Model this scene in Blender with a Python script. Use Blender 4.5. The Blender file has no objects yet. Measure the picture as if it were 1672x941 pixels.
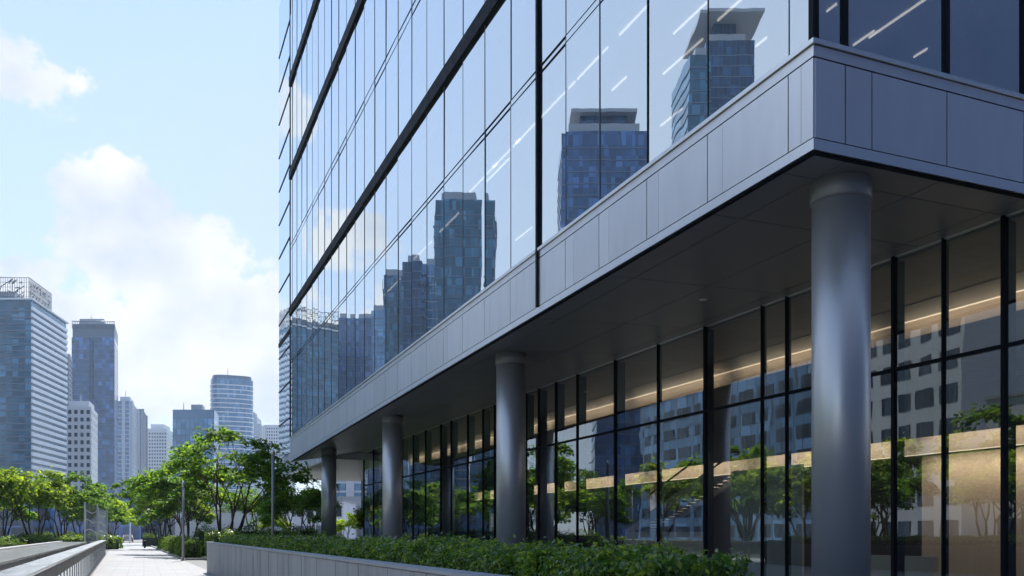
import bpy, math, random
import numpy as np
from mathutils import Vector, Matrix

sc = bpy.context.scene
COL = sc.collection
R = math.radians

# ------------------------------------------------------------------ camera
FP = 1443.0; HOR = 872.0
YAW = math.atan(601 / 1443.0)
SN, CS = math.sin(YAW), math.cos(YAW)
cam = bpy.data.cameras.new('camera'); camo = bpy.data.objects.new('camera', cam); COL.objects.link(camo)
camo.location = (0, 0, 1.6); camo.rotation_euler = (R(90), 0, -YAW)
cam.sensor_width = 36; cam.lens = 36 * FP / 1672
cam.shift_y = (HOR - 470.5) / 1672
cam.clip_start = 0.1; cam.clip_end = 9000
sc.camera = camo

# ------------------------------------------------------------------ sun, sky, exposure
SUN_EL = R(56); SUN_AZ = R(13)         # sun ahead of the camera, behind the office block's far edge
S = Vector((math.cos(SUN_EL) * math.sin(SUN_AZ), math.cos(SUN_EL) * math.cos(SUN_AZ), math.sin(SUN_EL)))
sun = bpy.data.lights.new('sun', 'SUN'); sun.energy = 2.0; sun.angle = R(0.6); sun.color = (1, .955, .89)
suno = bpy.data.objects.new('sun', sun); COL.objects.link(suno)
suno.rotation_euler = S.to_track_quat('Z', 'Y').to_euler()
suno.location = (0, 40, 80)
sc.view_settings.view_transform = 'Standard'; sc.view_settings.look = 'None'
sc.view_settings.gamma = 1; sc.view_settings.use_curve_mapping = False
sc.view_settings.exposure = 1.88
sc.render.engine = 'CYCLES'
sc.cycles.use_denoising = True
sc.cycles.max_bounces = 10; sc.cycles.diffuse_bounces = 3; sc.cycles.glossy_bounces = 4
sc.cycles.transmission_bounces = 6; sc.cycles.transparent_max_bounces = 12
sc.cycles.sample_clamp_indirect = 6
sc.cycles.caustics_reflective = False; sc.cycles.caustics_refractive = False

world = bpy.data.worlds.new('World'); sc.world = world; world.use_nodes = True
wn, wl = world.node_tree.nodes, world.node_tree.links
SKY_STR = 0.070


def pixdir(u, v):
    t = (u - 836) / FP
    d = Vector((SN + t * CS, CS - t * SN, (HOR - v) / FP)); d.normalize()
    return d


def azel(u, v):
    d = pixdir(u, v)
    return math.atan2(d.x, d.y), math.asin(d.z)


def wmath(op, a, b=None, c=None, clamp=False):
    m = wn.new('ShaderNodeMath'); m.operation = op; m.use_clamp = clamp
    for i, x in enumerate((a, b, c)):
        if x is None: continue
        if isinstance(x, (int, float)): m.inputs[i].default_value = x
        else: wl.new(x, m.inputs[i])
    return m.outputs[0]


def build_world():
    bg = wn['Background']; out = wn['World Output']
    sky = wn.new('ShaderNodeTexSky'); sky.sky_type = 'NISHITA'; sky.sun_disc = False
    sky.sun_elevation = SUN_EL; sky.sun_rotation = SUN_AZ
    sky.air_density = 1.0; sky.dust_density = 0.0; sky.ozone_density = 2.4
    wl.new(sky.outputs[0], bg.inputs[0]); bg.inputs[1].default_value = SKY_STR
    tc = wn.new('ShaderNodeTexCoord')
    sep = wn.new('ShaderNodeSeparateXYZ'); wl.new(tc.outputs['Generated'], sep.inputs[0])
    az = wmath('ARCTAN2', sep.outputs[0], sep.outputs[1])
    el = wmath('ARCSINE', sep.outputs[2])
    n1 = wn.new('ShaderNodeTexNoise'); n1.inputs['Scale'].default_value = 9; n1.inputs['Detail'].default_value = 9
    n1.inputs['Roughness'].default_value = .56
    wl.new(tc.outputs['Generated'], n1.inputs['Vector'])
    n2 = wn.new('ShaderNodeTexNoise'); n2.inputs['Scale'].default_value = 34; n2.inputs['Detail'].default_value = 7
    n2.inputs['Roughness'].default_value = .6
    wl.new(tc.outputs['Generated'], n2.inputs['Vector'])
    nz = wmath('ADD', wmath('MULTIPLY', wmath('SUBTRACT', n1.outputs[0], .5), 2.2), wmath('MULTIPLY', wmath('SUBTRACT', n2.outputs[0], .5), 2.0))
    # cumulus heaps over the towers: centre (u, v) and radii in pixels, strength
    blobs = [(20, 110, 95, 58, .95), (95, 128, 60, 40, .7), (110, 182, 60, 22, .35), (283, 250, 46, 13, .45),
             (180, 335, 100, 85, 1.2), (255, 440, 130, 95, 1.15), (130, 420, 90, 60, .8), (350, 520, 170, 85, 1.2), (200, 580, 320, 110, 1.25),
             (-160, 300, 120, 60, .9), (-260, 500, 260, 130, 1.0), (560, 600, 200, 120, .8)]
    field = None
    for (u, v, ru, rv, k) in blobs:
        a0, e0 = azel(u, v)
        ra = abs(azel(u + ru, v)[0] - a0); re = abs(azel(u, v - rv)[1] - e0)
        dx = wmath('DIVIDE', wmath('SUBTRACT', az, a0), ra); dy = wmath('DIVIDE', wmath('SUBTRACT', el, e0), re)
        q = wmath('ADD', wmath('MULTIPLY', dx, dx), wmath('MULTIPLY', dy, dy))
        fl = wmath('MULTIPLY', wmath('SUBTRACT', 1.0, wmath('MULTIPLY', q, .55)), k)
        field = fl if field is None else wmath('MAXIMUM', field, fl)
    dens = wmath('ADD', field, nz)
    mr = wn.new('ShaderNodeMapRange'); mr.interpolation_type = 'SMOOTHSTEP'
    mr.inputs['From Min'].default_value = .25; mr.inputs['From Max'].default_value = .66
    wl.new(dens, mr.inputs['Value'])
    # thin veil that whitens the air towards the horizon
    veil = wmath('POWER', 2.718, wmath('MULTIPLY', wmath('MAXIMUM', el, 0.0), -1.7))
    a0, e0 = azel(640, 330); ra = abs(azel(240, 330)[0] - a0); re = abs(azel(640, 20)[1] - e0)
    dx = wmath('DIVIDE', wmath('SUBTRACT', az, a0), ra); dy = wmath('DIVIDE', wmath('SUBTRACT', el, e0), re)
    cirrus = wmath('POWER', 2.718, wmath('MULTIPLY', wmath('ADD', wmath('MULTIPLY', dx, dx), wmath('MULTIPLY', dy, dy)), -.7))
    # thin cloud sheet added out of view to whiten the facade's reflections
    dx = wmath('DIVIDE', wmath('SUBTRACT', az, R(-42)), R(26)); dy = wmath('DIVIDE', wmath('SUBTRACT', el, R(20)), R(22))
    sheet = wmath('POWER', 2.718, wmath('MULTIPLY', wmath('ADD', wmath('MULTIPLY', dx, dx), wmath('MULTIPLY', dy, dy)), -.7))
    cirrus = wmath('ADD', cirrus, wmath('MULTIPLY', sheet, 1.5))
    veil = wmath('ADD', wmath('MULTIPLY', veil, .80), wmath('MULTIPLY', cirrus, .40), clamp=True)
    veil = wmath('MULTIPLY', veil, .9)
    cl = wn.new('ShaderNodeBackground'); cl.inputs[0].default_value = (.78, .87, 1, 1); cl.inputs[1].default_value = .245
    mixv = wn.new('ShaderNodeMixShader'); wl.new(veil, mixv.inputs[0]); wl.new(bg.outputs[0], mixv.inputs[1]); wl.new(cl.outputs[0], mixv.inputs[2])
    # cloud: bright tops, slightly greyer inside
    n3 = wn.new('ShaderNodeTexNoise'); n3.inputs['Scale'].default_value = 14; n3.inputs['Detail'].default_value = 6
    wl.new(tc.outputs['Generated'], n3.inputs['Vector'])
    cr = wn.new('ShaderNodeValToRGB'); cr.color_ramp.elements[0].position = .3; cr.color_ramp.elements[0].color = (.70, .77, .88, 1)
    cr.color_ramp.elements[1].position = .62; cr.color_ramp.elements[1].color = (1, 1, 1, 1)
    wl.new(n3.outputs[0], cr.inputs[0])
    cb = wn.new('ShaderNodeBackground'); cb.inputs[1].default_value = .285; wl.new(cr.outputs[0], cb.inputs[0])
    mix = wn.new('ShaderNodeMixShader')
    wl.new(wmath('MULTIPLY', mr.outputs[0], .93), mix.inputs[0]); wl.new(mixv.outputs[0], mix.inputs[1]); wl.new(cb.outputs[0], mix.inputs[2])
    wl.new(mix.outputs[0], out.inputs[0])


build_world()

# ------------------------------------------------------------------ helpers


def at(u, v, zc):
    t = (u - 836) / FP
    return Vector((zc * (SN + t * CS), zc * (CS - t * SN), 1.6 + zc * (HOR - v) / FP))


def on_x(X, u):
    t = (u - 836) / FP; zc = X / (SN + t * CS)
    return zc * (CS - t * SN)


class MB:
    """collects faces; build() links them as one mesh object"""
    def __init__(self): self.v = []; self.f = []; self.sm = []

    def quad(self, a, b, c, d): n = len(self.v); self.v += [tuple(a), tuple(b), tuple(c), tuple(d)]; self.f.append((n, n + 1, n + 2, n + 3)); self.sm.append(False)

    def hexa(self, p, smooth=False):
        """8 corners: 4 bottom ccw, 4 top ccw"""
        n = len(self.v); self.v += [tuple(q) for q in p]
        for q in ((3, 2, 1, 0), (4, 5, 6, 7), (0, 1, 5, 4), (1, 2, 6, 5), (2, 3, 7, 6), (3, 0, 4, 7)):
            self.f.append(tuple(n + i for i in q)); self.sm.append(False)
        return self

    def box(self, x0, x1, y0, y1, z0, z1):
        return self.hexa([(x0, y0, z0), (x1, y0, z0), (x1, y1, z0), (x0, y1, z0), (x0, y0, z1), (x1, y0, z1), (x1, y1, z1), (x0, y1, z1)])

    def prism(self, pts, z0, z1):
        n = len(self.v); k = len(pts)
        self.v += [(p[0], p[1], z0) for p in pts] + [(p[0], p[1], z1) for p in pts]
        self.f.append(tuple(n + i for i in reversed(range(k)))); self.f.append(tuple(n + k + i for i in range(k))); self.sm += [False, False]
        for i in range(k):
            j = (i + 1) % k; self.f.append((n + i, n + j, n + k + j, n + k + i)); self.sm.append(False)
        return self

    def tube(self, pts, rad, seg=6):
        n0 = len(self.v); prev = None
        up = Vector((0, 0, 1))
        for i, p in enumerate(pts):
            p = Vector(p)
            d = (Vector(pts[min(i + 1, len(pts) - 1)]) - Vector(pts[max(i - 1, 0)]))
            if d.length < 1e-6: d = up
            d.normalize()
            a = d.cross(Vector((1, 0, 0)) if abs(d.x) < .8 else Vector((0, 1, 0))); a.normalize(); b = d.cross(a)
            for k in range(seg):
                an = 2 * math.pi * k / seg
                q = p + (a * math.cos(an) + b * math.sin(an)) * rad[i]
                self.v.append(tuple(q))
            if i:
                for k in range(seg):
                    k2 = (k + 1) % seg; m = n0 + (i - 1) * seg
                    self.f.append((m + k, m + k2, m + seg + k2, m + seg + k)); self.sm.append(True)
        self.f.append(tuple(n0 + k for k in reversed(range(seg)))); self.sm.append(False)
        m = n0 + (len(pts) - 1) * seg
        self.f.append(tuple(m + k for k in range(seg))); self.sm.append(False)
        return self

    def lathe(self, cx, cy, prof, seg=48):
        """profile list of (r, z)"""
        n0 = len(self.v)
        for (r, z) in prof:
            for k in range(seg):
                an = 2 * math.pi * k / seg; self.v.append((cx + r * math.cos(an), cy + r * math.sin(an), z))
        for i in range(len(prof) - 1):
            for k in range(seg):
                k2 = (k + 1) % seg; m = n0 + i * seg
                self.f.append((m + k, m + k2, m + seg + k2, m + seg + k))
                self.sm.append(abs(prof[i][0] - prof[i + 1][0]) < .25 * abs(prof[i][1] - prof[i + 1][1]))
        self.f.append(tuple(n0 + k for k in reversed(range(seg)))); self.sm.append(False)
        m = n0 + (len(prof) - 1) * seg; self.f.append(tuple(m + k for k in range(seg))); self.sm.append(False)
        return self

    def build(self, name, mat, parent=None, bevel=0):
        me = bpy.data.meshes.new(name); me.from_pydata(self.v, [], self.f)
        me.polygons.foreach_set('use_smooth', self.sm); me.update()
        o = bpy.data.objects.new(name, me); COL.objects.link(o)
        if mat: me.materials.append(mat)
        if parent: attach(o, parent)
        if bevel:
            m = o.modifiers.new('bevel', 'BEVEL'); m.width = bevel; m.segments = 2; m.limit_method = 'ANGLE'
        return o


def attach(o, parent):
    """parent, keeping the mesh's world coordinates"""
    o.parent = parent
    q = parent; off = Vector()
    while q is not None: off = off + q.location; q = q.parent
    o.location = o.location - off


def empty(name, loc, label, cat, group=None):
    o = bpy.data.objects.new(name, None); COL.objects.link(o); o.location = loc
    o.empty_display_size = .3
    return tag(o, label, cat, group)


def tag(o, label, cat, group=None):
    o['label'] = label; o['category'] = cat
    if group: o['group'] = group
    return o


def struct(o): o['kind'] = 'structure'; return o


# ------------------------------------------------------------------ materials


class NT:
    def __init__(self, name):
        self.m = bpy.data.materials.new(name); self.m.use_nodes = True
        self.n = self.m.node_tree.nodes; self.l = self.m.node_tree.links
        self.b = self.n['Principled BSDF']; self.out = self.n['Material Output']

    def node(self, t, **kw):
        x = self.n.new(t)
        for k, v in kw.items():
            if k in x.inputs: x.inputs[k].default_value = v
            else: setattr(x, k, v)
        return x

    def link(self, a, b): self.l.new(a, b)

    def math(self, op, a, b=None, clamp=False):
        m = self.n.new('ShaderNodeMath'); m.operation = op; m.use_clamp = clamp
        for i, x in enumerate((a, b)):
            if x is None: continue
            if isinstance(x, (int, float)): m.inputs[i].default_value = x
            else: self.l.new(x, m.inputs[i])
        return m.outputs[0]

    def coord(self, scale=(1, 1, 1), kind='Object'):
        tc = self.node('ShaderNodeTexCoord'); mp = self.node('ShaderNodeMapping'); mp.inputs['Scale'].default_value = scale
        self.link(tc.outputs[kind], mp.inputs[0]); return mp.outputs[0]

    def noise(self, scale, detail=4, rough=.5, vec=None):
        x = self.node('ShaderNodeTexNoise'); x.inputs['Scale'].default_value = scale; x.inputs['Detail'].default_value = detail; x.inputs['Roughness'].default_value = rough
        self.link(vec if vec is not None else self.coord(), x.inputs['Vector']); return x.outputs[0]

    def ramp(self, fac, stops):
        r = self.node('ShaderNodeValToRGB'); e = r.color_ramp.elements
        e[0].position, e[0].color = stops[0][0], (*stops[0][1], 1); e[1].position, e[1].color = stops[-1][0], (*stops[-1][1], 1)
        for p, c in stops[1:-1]: q = e.new(p); q.color = (*c, 1)
        self.link(fac, r.inputs[0]); return r.outputs[0]

    def bump(self, h, strength, dist=.02):
        b = self.node('ShaderNodeBump'); b.inputs['Strength'].default_value = strength; b.inputs['Distance'].default_value = dist
        self.link(h, b.inputs['Height']); self.link(b.outputs[0], self.b.inputs['Normal']); return b


def plain(name, col, rough=.5, metal=0, var=.12, scale=1.5, stretch=(1, 1, 1), spec=.5):
    m = NT(name)
    c = m.ramp(m.noise(scale, 5, .6, m.coord(stretch)), [(.25, tuple(x * (1 - var) for x in col)), (.75, tuple(min(1, x * (1 + var)) for x in col))])
    m.link(c, m.b.inputs['Base Color']); m.b.inputs['Metallic'].default_value = metal
    rr = m.ramp(m.noise(scale * 2.3, 4, .6, m.coord(stretch)), [(.3, (rough * .85,) * 3), (.7, (min(1, rough * 1.15),) * 3)])
    m.link(rr, m.b.inputs['Roughness']); m.b.inputs['Specular IOR Level'].default_value = spec
    return m.m


def panel_metal(name, col, rough, metal, var=.05):
    """satin coated sheet: faint brushed streaks and a slightly different tone per panel"""
    m = NT(name)
    n = m.noise(2.2, 4, .6, m.coord((1, 1, .25)))
    oi = m.node('ShaderNodeObjectInfo')
    f = m.math('ADD', m.math('MULTIPLY', n, .7), m.math('MULTIPLY', oi.outputs['Random'], .3))
    c = m.ramp(f, [(.2, tuple(x * (1 - var) for x in col)), (.8, tuple(min(1, x * (1 + var)) for x in col))])
    m.link(c, m.b.inputs['Base Color']); m.b.inputs['Metallic'].default_value = metal
    m.b.inputs['Roughness'].default_value = rough
    return m.m


def glass_mat(name, tint, f0, refl=(.93, .97, 1), wob=.012, wscale=.55, rough=0.0, dirt=.02):
    """coated flat glass: mirror coat over a tinted see-through body, faint roller-wave wobble"""
    m = NT(name); m.n.remove(m.b)
    lw = m.node('ShaderNodeLayerWeight'); lw.inputs['Blend'].default_value = .5
    p = m.math('POWER', lw.outputs['Facing'], 3.2)
    fac = m.math('ADD', m.math('MULTIPLY', p, .97 - f0), f0, clamp=True)
    gb = m.node('ShaderNodeNewGeometry')                  # a pane has two faces: coat and tint count once, on the outer one
    front = m.math('SUBTRACT', 1.0, gb.outputs['Backfacing'])
    fac = m.math('MULTIPLY', fac, front)
    g = m.node('ShaderNodeBsdfGlossy'); g.inputs['Roughness'].default_value = rough; g.inputs['Color'].default_value = (*refl, 1)
    t = m.node('ShaderNodeBsdfTransparent'); mt = m.node('ShaderNodeMix'); mt.data_type = 'RGBA'; m.link(front, mt.inputs[0]); mt.inputs[6].default_value = (1, 1, 1, 1); mt.inputs[7].default_value = (*tint, 1)
    m.link(mt.outputs[2], t.inputs['Color'])
    n = m.noise(wscale, 2, .4, m.coord((1, 1, .35)))
    b = m.node('ShaderNodeBump'); b.inputs['Strength'].default_value = 1; b.inputs['Distance'].default_value = wob
    m.link(n, b.inputs['Height']); m.link(b.outputs[0], g.inputs['Normal'])
    mx = m.node('ShaderNodeMixShader'); m.link(fac, mx.inputs[0]); m.link(t.outputs[0], mx.inputs[1]); m.link(g.outputs[0], mx.inputs[2])
    d = m.node('ShaderNodeBsdfDiffuse'); d.inputs['Color'].default_value = (.5, .55, .62, 1)
    mx2 = m.node('ShaderNodeMixShader'); m.link(m.math('MULTIPLY', front, dirt), mx2.inputs[0]); m.link(mx.outputs[0], mx2.inputs[1]); m.link(d.outputs[0], mx2.inputs[2])
    m.link(mx2.outputs[0], m.out.inputs[0]); return m.m


def emis(name, col, s):
    m = NT(name); m.b.inputs['Base Color'].default_value = (.8, .8, .8, 1)
    m.b.inputs['Emission Color'].default_value = (*col, 1); m.b.inputs['Emission Strength'].default_value = s
    return m.m


def leaf_mat(name, dark, mid, light, trans=.45, gloss=.55, spec=.22):
    m = NT(name)
    gi = m.node('ShaderNodeNewGeometry')
    c = m.ramp(gi.outputs['Random Per Island'], [(.0, dark), (.5, mid), (1, light)])
    m.link(c, m.b.inputs['Base Color']); m.b.inputs['Roughness'].default_value = gloss; m.b.inputs['Specular IOR Level'].default_value = spec
    t = m.node('ShaderNodeBsdfTranslucent')
    hs = m.node('ShaderNodeHueSaturation'); hs.inputs['Hue'].default_value = .487; hs.inputs['Saturation'].default_value = 1.05; hs.inputs['Value'].default_value = 2.0
    m.link(c, hs.inputs['Color']); m.link(hs.outputs[0], t.inputs['Color'])
    mx = m.node('ShaderNodeMixShader'); mx.inputs[0].default_value = trans
    m.link(m.b.outputs[0], mx.inputs[1]); m.link(t.outputs[0], mx.inputs[2]); m.link(mx.outputs[0], m.out.inputs[0])
    return m.m


def tower_glass(name, col, cell=(1.6, 3.6), rough=.08, var=.5, spec=.6):
    """dark reflective curtain wall: panes differ in tone (blinds, tint), thin joints as geometry of the shader grid"""
    m = NT(name)
    tc = m.node('ShaderNodeTexCoord'); sp = m.node('ShaderNodeSeparateXYZ'); m.link(tc.outputs['Object'], sp.inputs[0])
    h = m.math('ADD', m.math('MULTIPLY', sp.outputs[0], .83), m.math('MULTIPLY', sp.outputs[1], .61))
    a = m.math('FLOOR', m.math('DIVIDE', h, cell[0])); b = m.math('FLOOR', m.math('DIVIDE', sp.outputs[2], cell[1]))
    cb = m.node('ShaderNodeCombineXYZ'); m.link(a, cb.inputs[0]); m.link(b, cb.inputs[1])
    wn_ = m.node('ShaderNodeTexWhiteNoise'); wn_.noise_dimensions = '2D'; m.link(cb.outputs[0], wn_.inputs['Vector'])
    c = m.ramp(wn_.outputs['Value'], [(0, tuple(x * (1 - var) for x in col)), (.7, col), (1, tuple(min(1, x * (1 + 1.6 * var) + .02) for x in col))])
    # joints
    fx = m.math('FRACT', m.math('DIVIDE', h, cell[0])); j = m.math('LESS_THAN', fx, .09)
    mixn = m.node('ShaderNodeMix'); mixn.data_type = 'RGBA'; m.link(j, mixn.inputs[0]); m.link(c, mixn.inputs[6]); mixn.inputs[7].default_value = (.09, .11, .14, 1)
    m.link(mixn.outputs[2], m.b.inputs['Base Color'])
    m.b.inputs['Roughness'].default_value = rough; m.b.inputs['Specular IOR Level'].default_value = spec; m.b.inputs['IOR'].default_value = 1.45
    wob = m.noise(.25, 2, .5); m.bump(wob, .25, .15)
    return m.m


def paving(name, c1, c2, tile, rough=.6):
    m = NT(name)
    v = m.coord((1, 1, 1))
    br = m.node('ShaderNodeTexBrick'); m.link(v, br.inputs['Vector'])
    br.inputs['Scale'].default_value = 1; br.inputs['Brick Width'].default_value = tile[0]; br.inputs['Row Height'].default_value = tile[1]
    br.inputs['Mortar Size'].default_value = .012; br.inputs['Color1'].default_value = (*c1, 1); br.inputs['Color2'].default_value = (*c2, 1); br.inputs['Mortar'].default_value = (.16, .16, .17, 1)
    st = m.ramp(m.noise(.35, 6, .65, v), [(.3, (.80, .80, .81)), (.7, (1, 1, 1))])
    mx = m.node('ShaderNodeMix'); mx.data_type = 'RGBA'; mx.blend_type = 'MULTIPLY'; mx.inputs[0].default_value = 1
    m.link(br.outputs['Color'], mx.inputs[6]); m.link(st, mx.inputs[7]); m.link(mx.outputs[2], m.b.inputs['Base Color'])
    r = m.ramp(m.noise(1.2, 4, .6, v), [(.3, (rough * .8,) * 3), (.7, (rough * 1.2,) * 3)]); m.link(r, m.b.inputs['Roughness'])
    m.bump(br.outputs['Fac'], .25, -.004)
    return m.m


def board_concrete(name, col):
    m = NT(name)
    v = m.coord((1, 1, 1))
    streak = m.noise(3.2, 6, .65, m.coord((1, 1.3, .10)))
    cloud = m.noise(.8, 5, .6, v)
    f = m.math('ADD', m.math('MULTIPLY', streak, .6), m.math('MULTIPLY', cloud, .4))
    c = m.ramp(f, [(.3, tuple(x * .62 for x in col)), (.5, col), (.72, tuple(x * 1.22 for x in col))])
    m.link(c, m.b.inputs['Base Color']); m.b.inputs['Roughness'].default_value = .7; m.b.inputs['Specular IOR Level'].default_value = .35
    m.bump(m.noise(22, 5, .6, v), .25, .006)
    return m.m


M = dict(
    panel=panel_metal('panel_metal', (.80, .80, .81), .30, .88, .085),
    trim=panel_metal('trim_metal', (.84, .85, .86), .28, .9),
    dark=plain('dark_metal', (.010, .012, .016), .6, 0, .12, 1.5, (1, 1, 1), .12),
    mullion=plain('mullion_metal', (.12, .135, .16), .5, 0, .1, 1.5, (1, 1, 1), .2),
    gap=plain('joint_shadow_gap', (.012, .013, .015), .7),
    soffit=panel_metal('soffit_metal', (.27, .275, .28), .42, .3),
    column=plain('column_metal', (.64, .63, .62), .41, .72, .06, 1.0, (1, 1, .25)),
    glass=glass_mat('coated_glass', (.26, .39, .56), .71, (.91, .97, 1.0), .004, .6),
    glass_lobby=glass_mat('lobby_glass', (.78, .81, .79), .23, (.9, .97, 1.0), .004, .7),
    slab=plain('floor_slab', (.20, .21, .23), .8),
    ceil=plain('office_ceiling', (.45, .46, .48), .8),
    core=plain('core_wall', (.20, .22, .26), .7),
    lightstrip=emis('office_light_strip', (1, .64, .38), 1.25),
    cove=emis('cove_light', (1, .74, .48), .2),
    beige=plain('beige_wall', (.42, .35, .28), .55, 0, .08, .8, (1, 1, .2)),
    cream=plain('cream_fascia', (.62, .53, .42), .5, 0, .05),
    lobbyfloor=plain('lobby_floor', (.20, .19, .18), .18),
    lobbyceil=plain('lobby_ceiling', (.30, .28, .25), .6),
    concrete=board_concrete('board_marked_concrete', (.36, .365, .375)),
    coping=plain('concrete_coping', (.36, .37, .38), .65, 0, .15, 3),
    path=paving('path_paving', (.33, .335, .345), (.37, .37, .375), (1.2, .6)),
    plaza=paving('plaza_paving', (.17, .17, .175), (.19, .19, .19), (1.2, 1.2)),
    kerb=plain('kerb_stone', (.36, .36, .36), .75, 0, .15, 3),
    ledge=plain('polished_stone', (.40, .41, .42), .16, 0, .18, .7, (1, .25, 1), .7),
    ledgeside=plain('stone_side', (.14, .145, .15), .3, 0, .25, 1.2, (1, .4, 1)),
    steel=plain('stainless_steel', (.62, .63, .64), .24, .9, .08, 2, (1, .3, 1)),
    steelside=plain('dark_reflection_steel', (.075, .077, .08), .5, .1, .2, 1.5, (1, .3, 1), .15),  # dark reflection of the building put into the side steel's colour
    pole=plain('pole_paint', (.30, .31, .33), .45, .2),
    soil=plain('soil', (.035, .027, .02), .95, 0, .3, 6),
    lawn=plain('lawn', (.05, .10, .02), .9, 0, .4, 4),
    bark=plain('bark', (.085, .06, .042), .9, 0, .35, 9, (1, 1, .3)),
    leaf=leaf_mat('tree_leaf', (.035, .10, .014), (.09, .19, .022), (.19, .29, .032), .6),
    leaf_lime=leaf_mat('lime_leaf', (.09, .17, .014), (.17, .26, .024), (.27, .35, .038), .62),
    hedge=leaf_mat('hedge_leaf', (.035, .10, .016), (.10, .21, .026), (.34, .42, .055), .45, .30, .8),
    hedge_lime=leaf_mat('lime_hedge_leaf', (.045, .10, .014), (.08, .15, .02), (.13, .20, .03), .4),
    twig=plain('hedge_twig', (.02, .022, .012), .95),
    white=plain('white_render', (.70, .70, .72), .7, 0, .06, .3),
    white_tower=plain('pale_cladding', (.58, .60, .63), .55, 0, .06, .05),
    grey_tower=plain('grey_cladding', (.34, .36, .40), .55, 0, .08, .05),
    tw_blue=tower_glass('blue_tower_glass', (.05, .12, .28)),
    tw_teal=tower_glass('teal_tower_glass', (.05, .15, .24), (1.9, 3.6)),
    tw_pale=tower_glass('pale_tower_glass', (.16, .30, .48), (1.5, 3.8), .1, .3),
    tw_dark=tower_glass('dark_tower_glass', (.012, .05, .13), (1.6, 3.6)),
    winglass=tower_glass('window_glass', (.03, .05, .08), (1.2, 3.2), .1),
    band=plain('floor_band', (.78, .79, .81), .5, .1, .06, .1),
    bandblue=plain('blue_floor_band', (.13, .17, .24), .4, .3, .08, .1),
    carpaint=plain('silver_car_paint', (.35, .36, .38), .2, .7),
    tyre=plain('tyre_rubber', (.02, .02, .02), .85),
    redlamp=plain('red_lens', (.4, .03, .02), .3),
    sign=glass_mat('sign_glass', (.80, .86, .88), .10, (1, 1, 1), .002, 1, 0, .22),
)


# ------------------------------------------------------------------ ground
g = MB(); g.box(-1200, 1200, -400, 2400, -1.0, 0); struct(g.build('ground', M['plaza']))
PD = Vector((-.0223, .99975, 0))            # the path runs a degree and a half left of the facade


def along(x_at_y57, y): return x_at_y57 - .0223 * (y - 57)


def strip(name, mat, xa, xb, y0, y1, z0, z1):
    p = [(along(xa, y0), y0), (along(xb, y0), y0), (along(xb, y1), y1), (along(xa, y1), y1)]
    m = MB().prism(p, z0, z1); return m.build(name, mat)


struct(strip('path', M['path'], -2.27, 2.2, -4, 175, -.05, .006))
struct(strip('road', plain('asphalt', (.055, .055, .06), .85, 0, .2, 2), -60, 60, 176, 190, -.05, .008))
struct(strip('lawn', M['lawn'], 2.36, 14, 57.2, 138, -.05, .06))
k = MB()
k.prism([(along(2.2, 57), 57), (along(2.36, 57), 57), (along(2.36, 138), 138), (along(2.2, 138), 138)], 0, .13)
k.prism([(2.36, 57), (9.5, 57), (9.5, 57.18), (2.36, 57.18)], 0, .127)
struct(k.build('kerb', M['kerb'], None, .02))
lw = MB(); lw.prism([(-40, 26), (-7.3, 26), (-9.3, 140), (-40, 140)], -.05, .04); struct(lw.build('lawn', M['lawn']))

# ------------------------------------------------------------------ office building
FX, FY0, FY1 = 11.19, 12.67, 74.9
GX = 17.5                                   # lobby glass line
KS = -.0156                                 # fall of the overhang edge along the street
off = empty('office_building', (FX, FY0, 0), 'blue glass office block on round columns with grey panelled overhang and double height lobby', 'office building')


def zb(y): return 8.57 + KS * (y - FY0)      # bottom of fascia


def zt(y): return 10.56 + KS * (y - FY0)     # top of sill


ymul = [on_x(FX, u) for u in (1287, 1155, 1056, 978, 923, 878, 833, 790.6)]
while ymul[-1] + 2.33 < FY1 - 1: ymul.append(ymul[-1] + 2.33)
ylist = [FY0] + ymul + [FY1]
xr = [11.19, 11.93, 14.48, 16.63, 19.0, 21.4, 23.8, 26.2, 28.6, 31, 33.4, 35.8, 38.2, 40]
XB = 40.0
rnd = random.Random(4)


def fac_panel(y0, y1, za, zb_, x=FX, t=.05):
    """panel on the long facade, za / zb_ functions of y"""
    g_ = .014
    a, b = y0 + g_, y1 - g_
    m = MB().hexa([(x, a, za(a)), (x + t, a, za(a)), (x + t, b, za(b)), (x, b, za(b)), (x, a, zb_(a)), (x + t, a, zb_(a)), (x + t, b, zb_(b)), (x, b, zb_(b))])
    return m


# spandrel panels: split each bay once like the photograph's fine joints
for i in range(len(ylist) - 1):
    y0, y1 = ylist[i], ylist[i + 1]
    ym = y1 - .53 if y1 - y0 > 1 else y0 + .33
    for a, b in ((y0, ym + .010), (ym - .010, y1)):
        fac_panel(a, b, lambda y: zb(y) + .22, lambda y: zt(y) - .33).build('spandrel_panel', M['panel'], off)
for i in range(len(xr) - 1):
    cuts = [xr[i], xr[i + 1]] if i != 1 else [xr[1], 12.57, xr[2]]
    for a, b in zip(cuts, cuts[1:]):
        MB().box(a + (.012 if a > FX + .1 else .052), b - .012, FY0, FY0 + .05, zb(FY0) + .22, zt(FY0) - .33).build('spandrel_panel', M['panel'], off)
# dark backing behind the joints
bk = MB().hexa([(FX + .056, FY0 + .056, zb(FY0) + .03), (FX + .2, FY0 + .056, zb(FY0) + .03), (FX + .2, FY1, zb(FY1) + .03), (FX + .056, FY1, zb(FY1) + .03),
                (FX + .056, FY0 + .056, zt(FY0) - .02), (FX + .2, FY0 + .056, zt(FY0) - .02), (FX + .2, FY1, zt(FY1) - .02), (FX + .056, FY1, zt(FY1) - .02)])
bk.box(FX + .2, XB, FY0 + .056, FY0 + .2, zb(FY0) + .03, zt(FY0) - .02)
bk.build('panel_backing', M['gap'], off)


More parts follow.
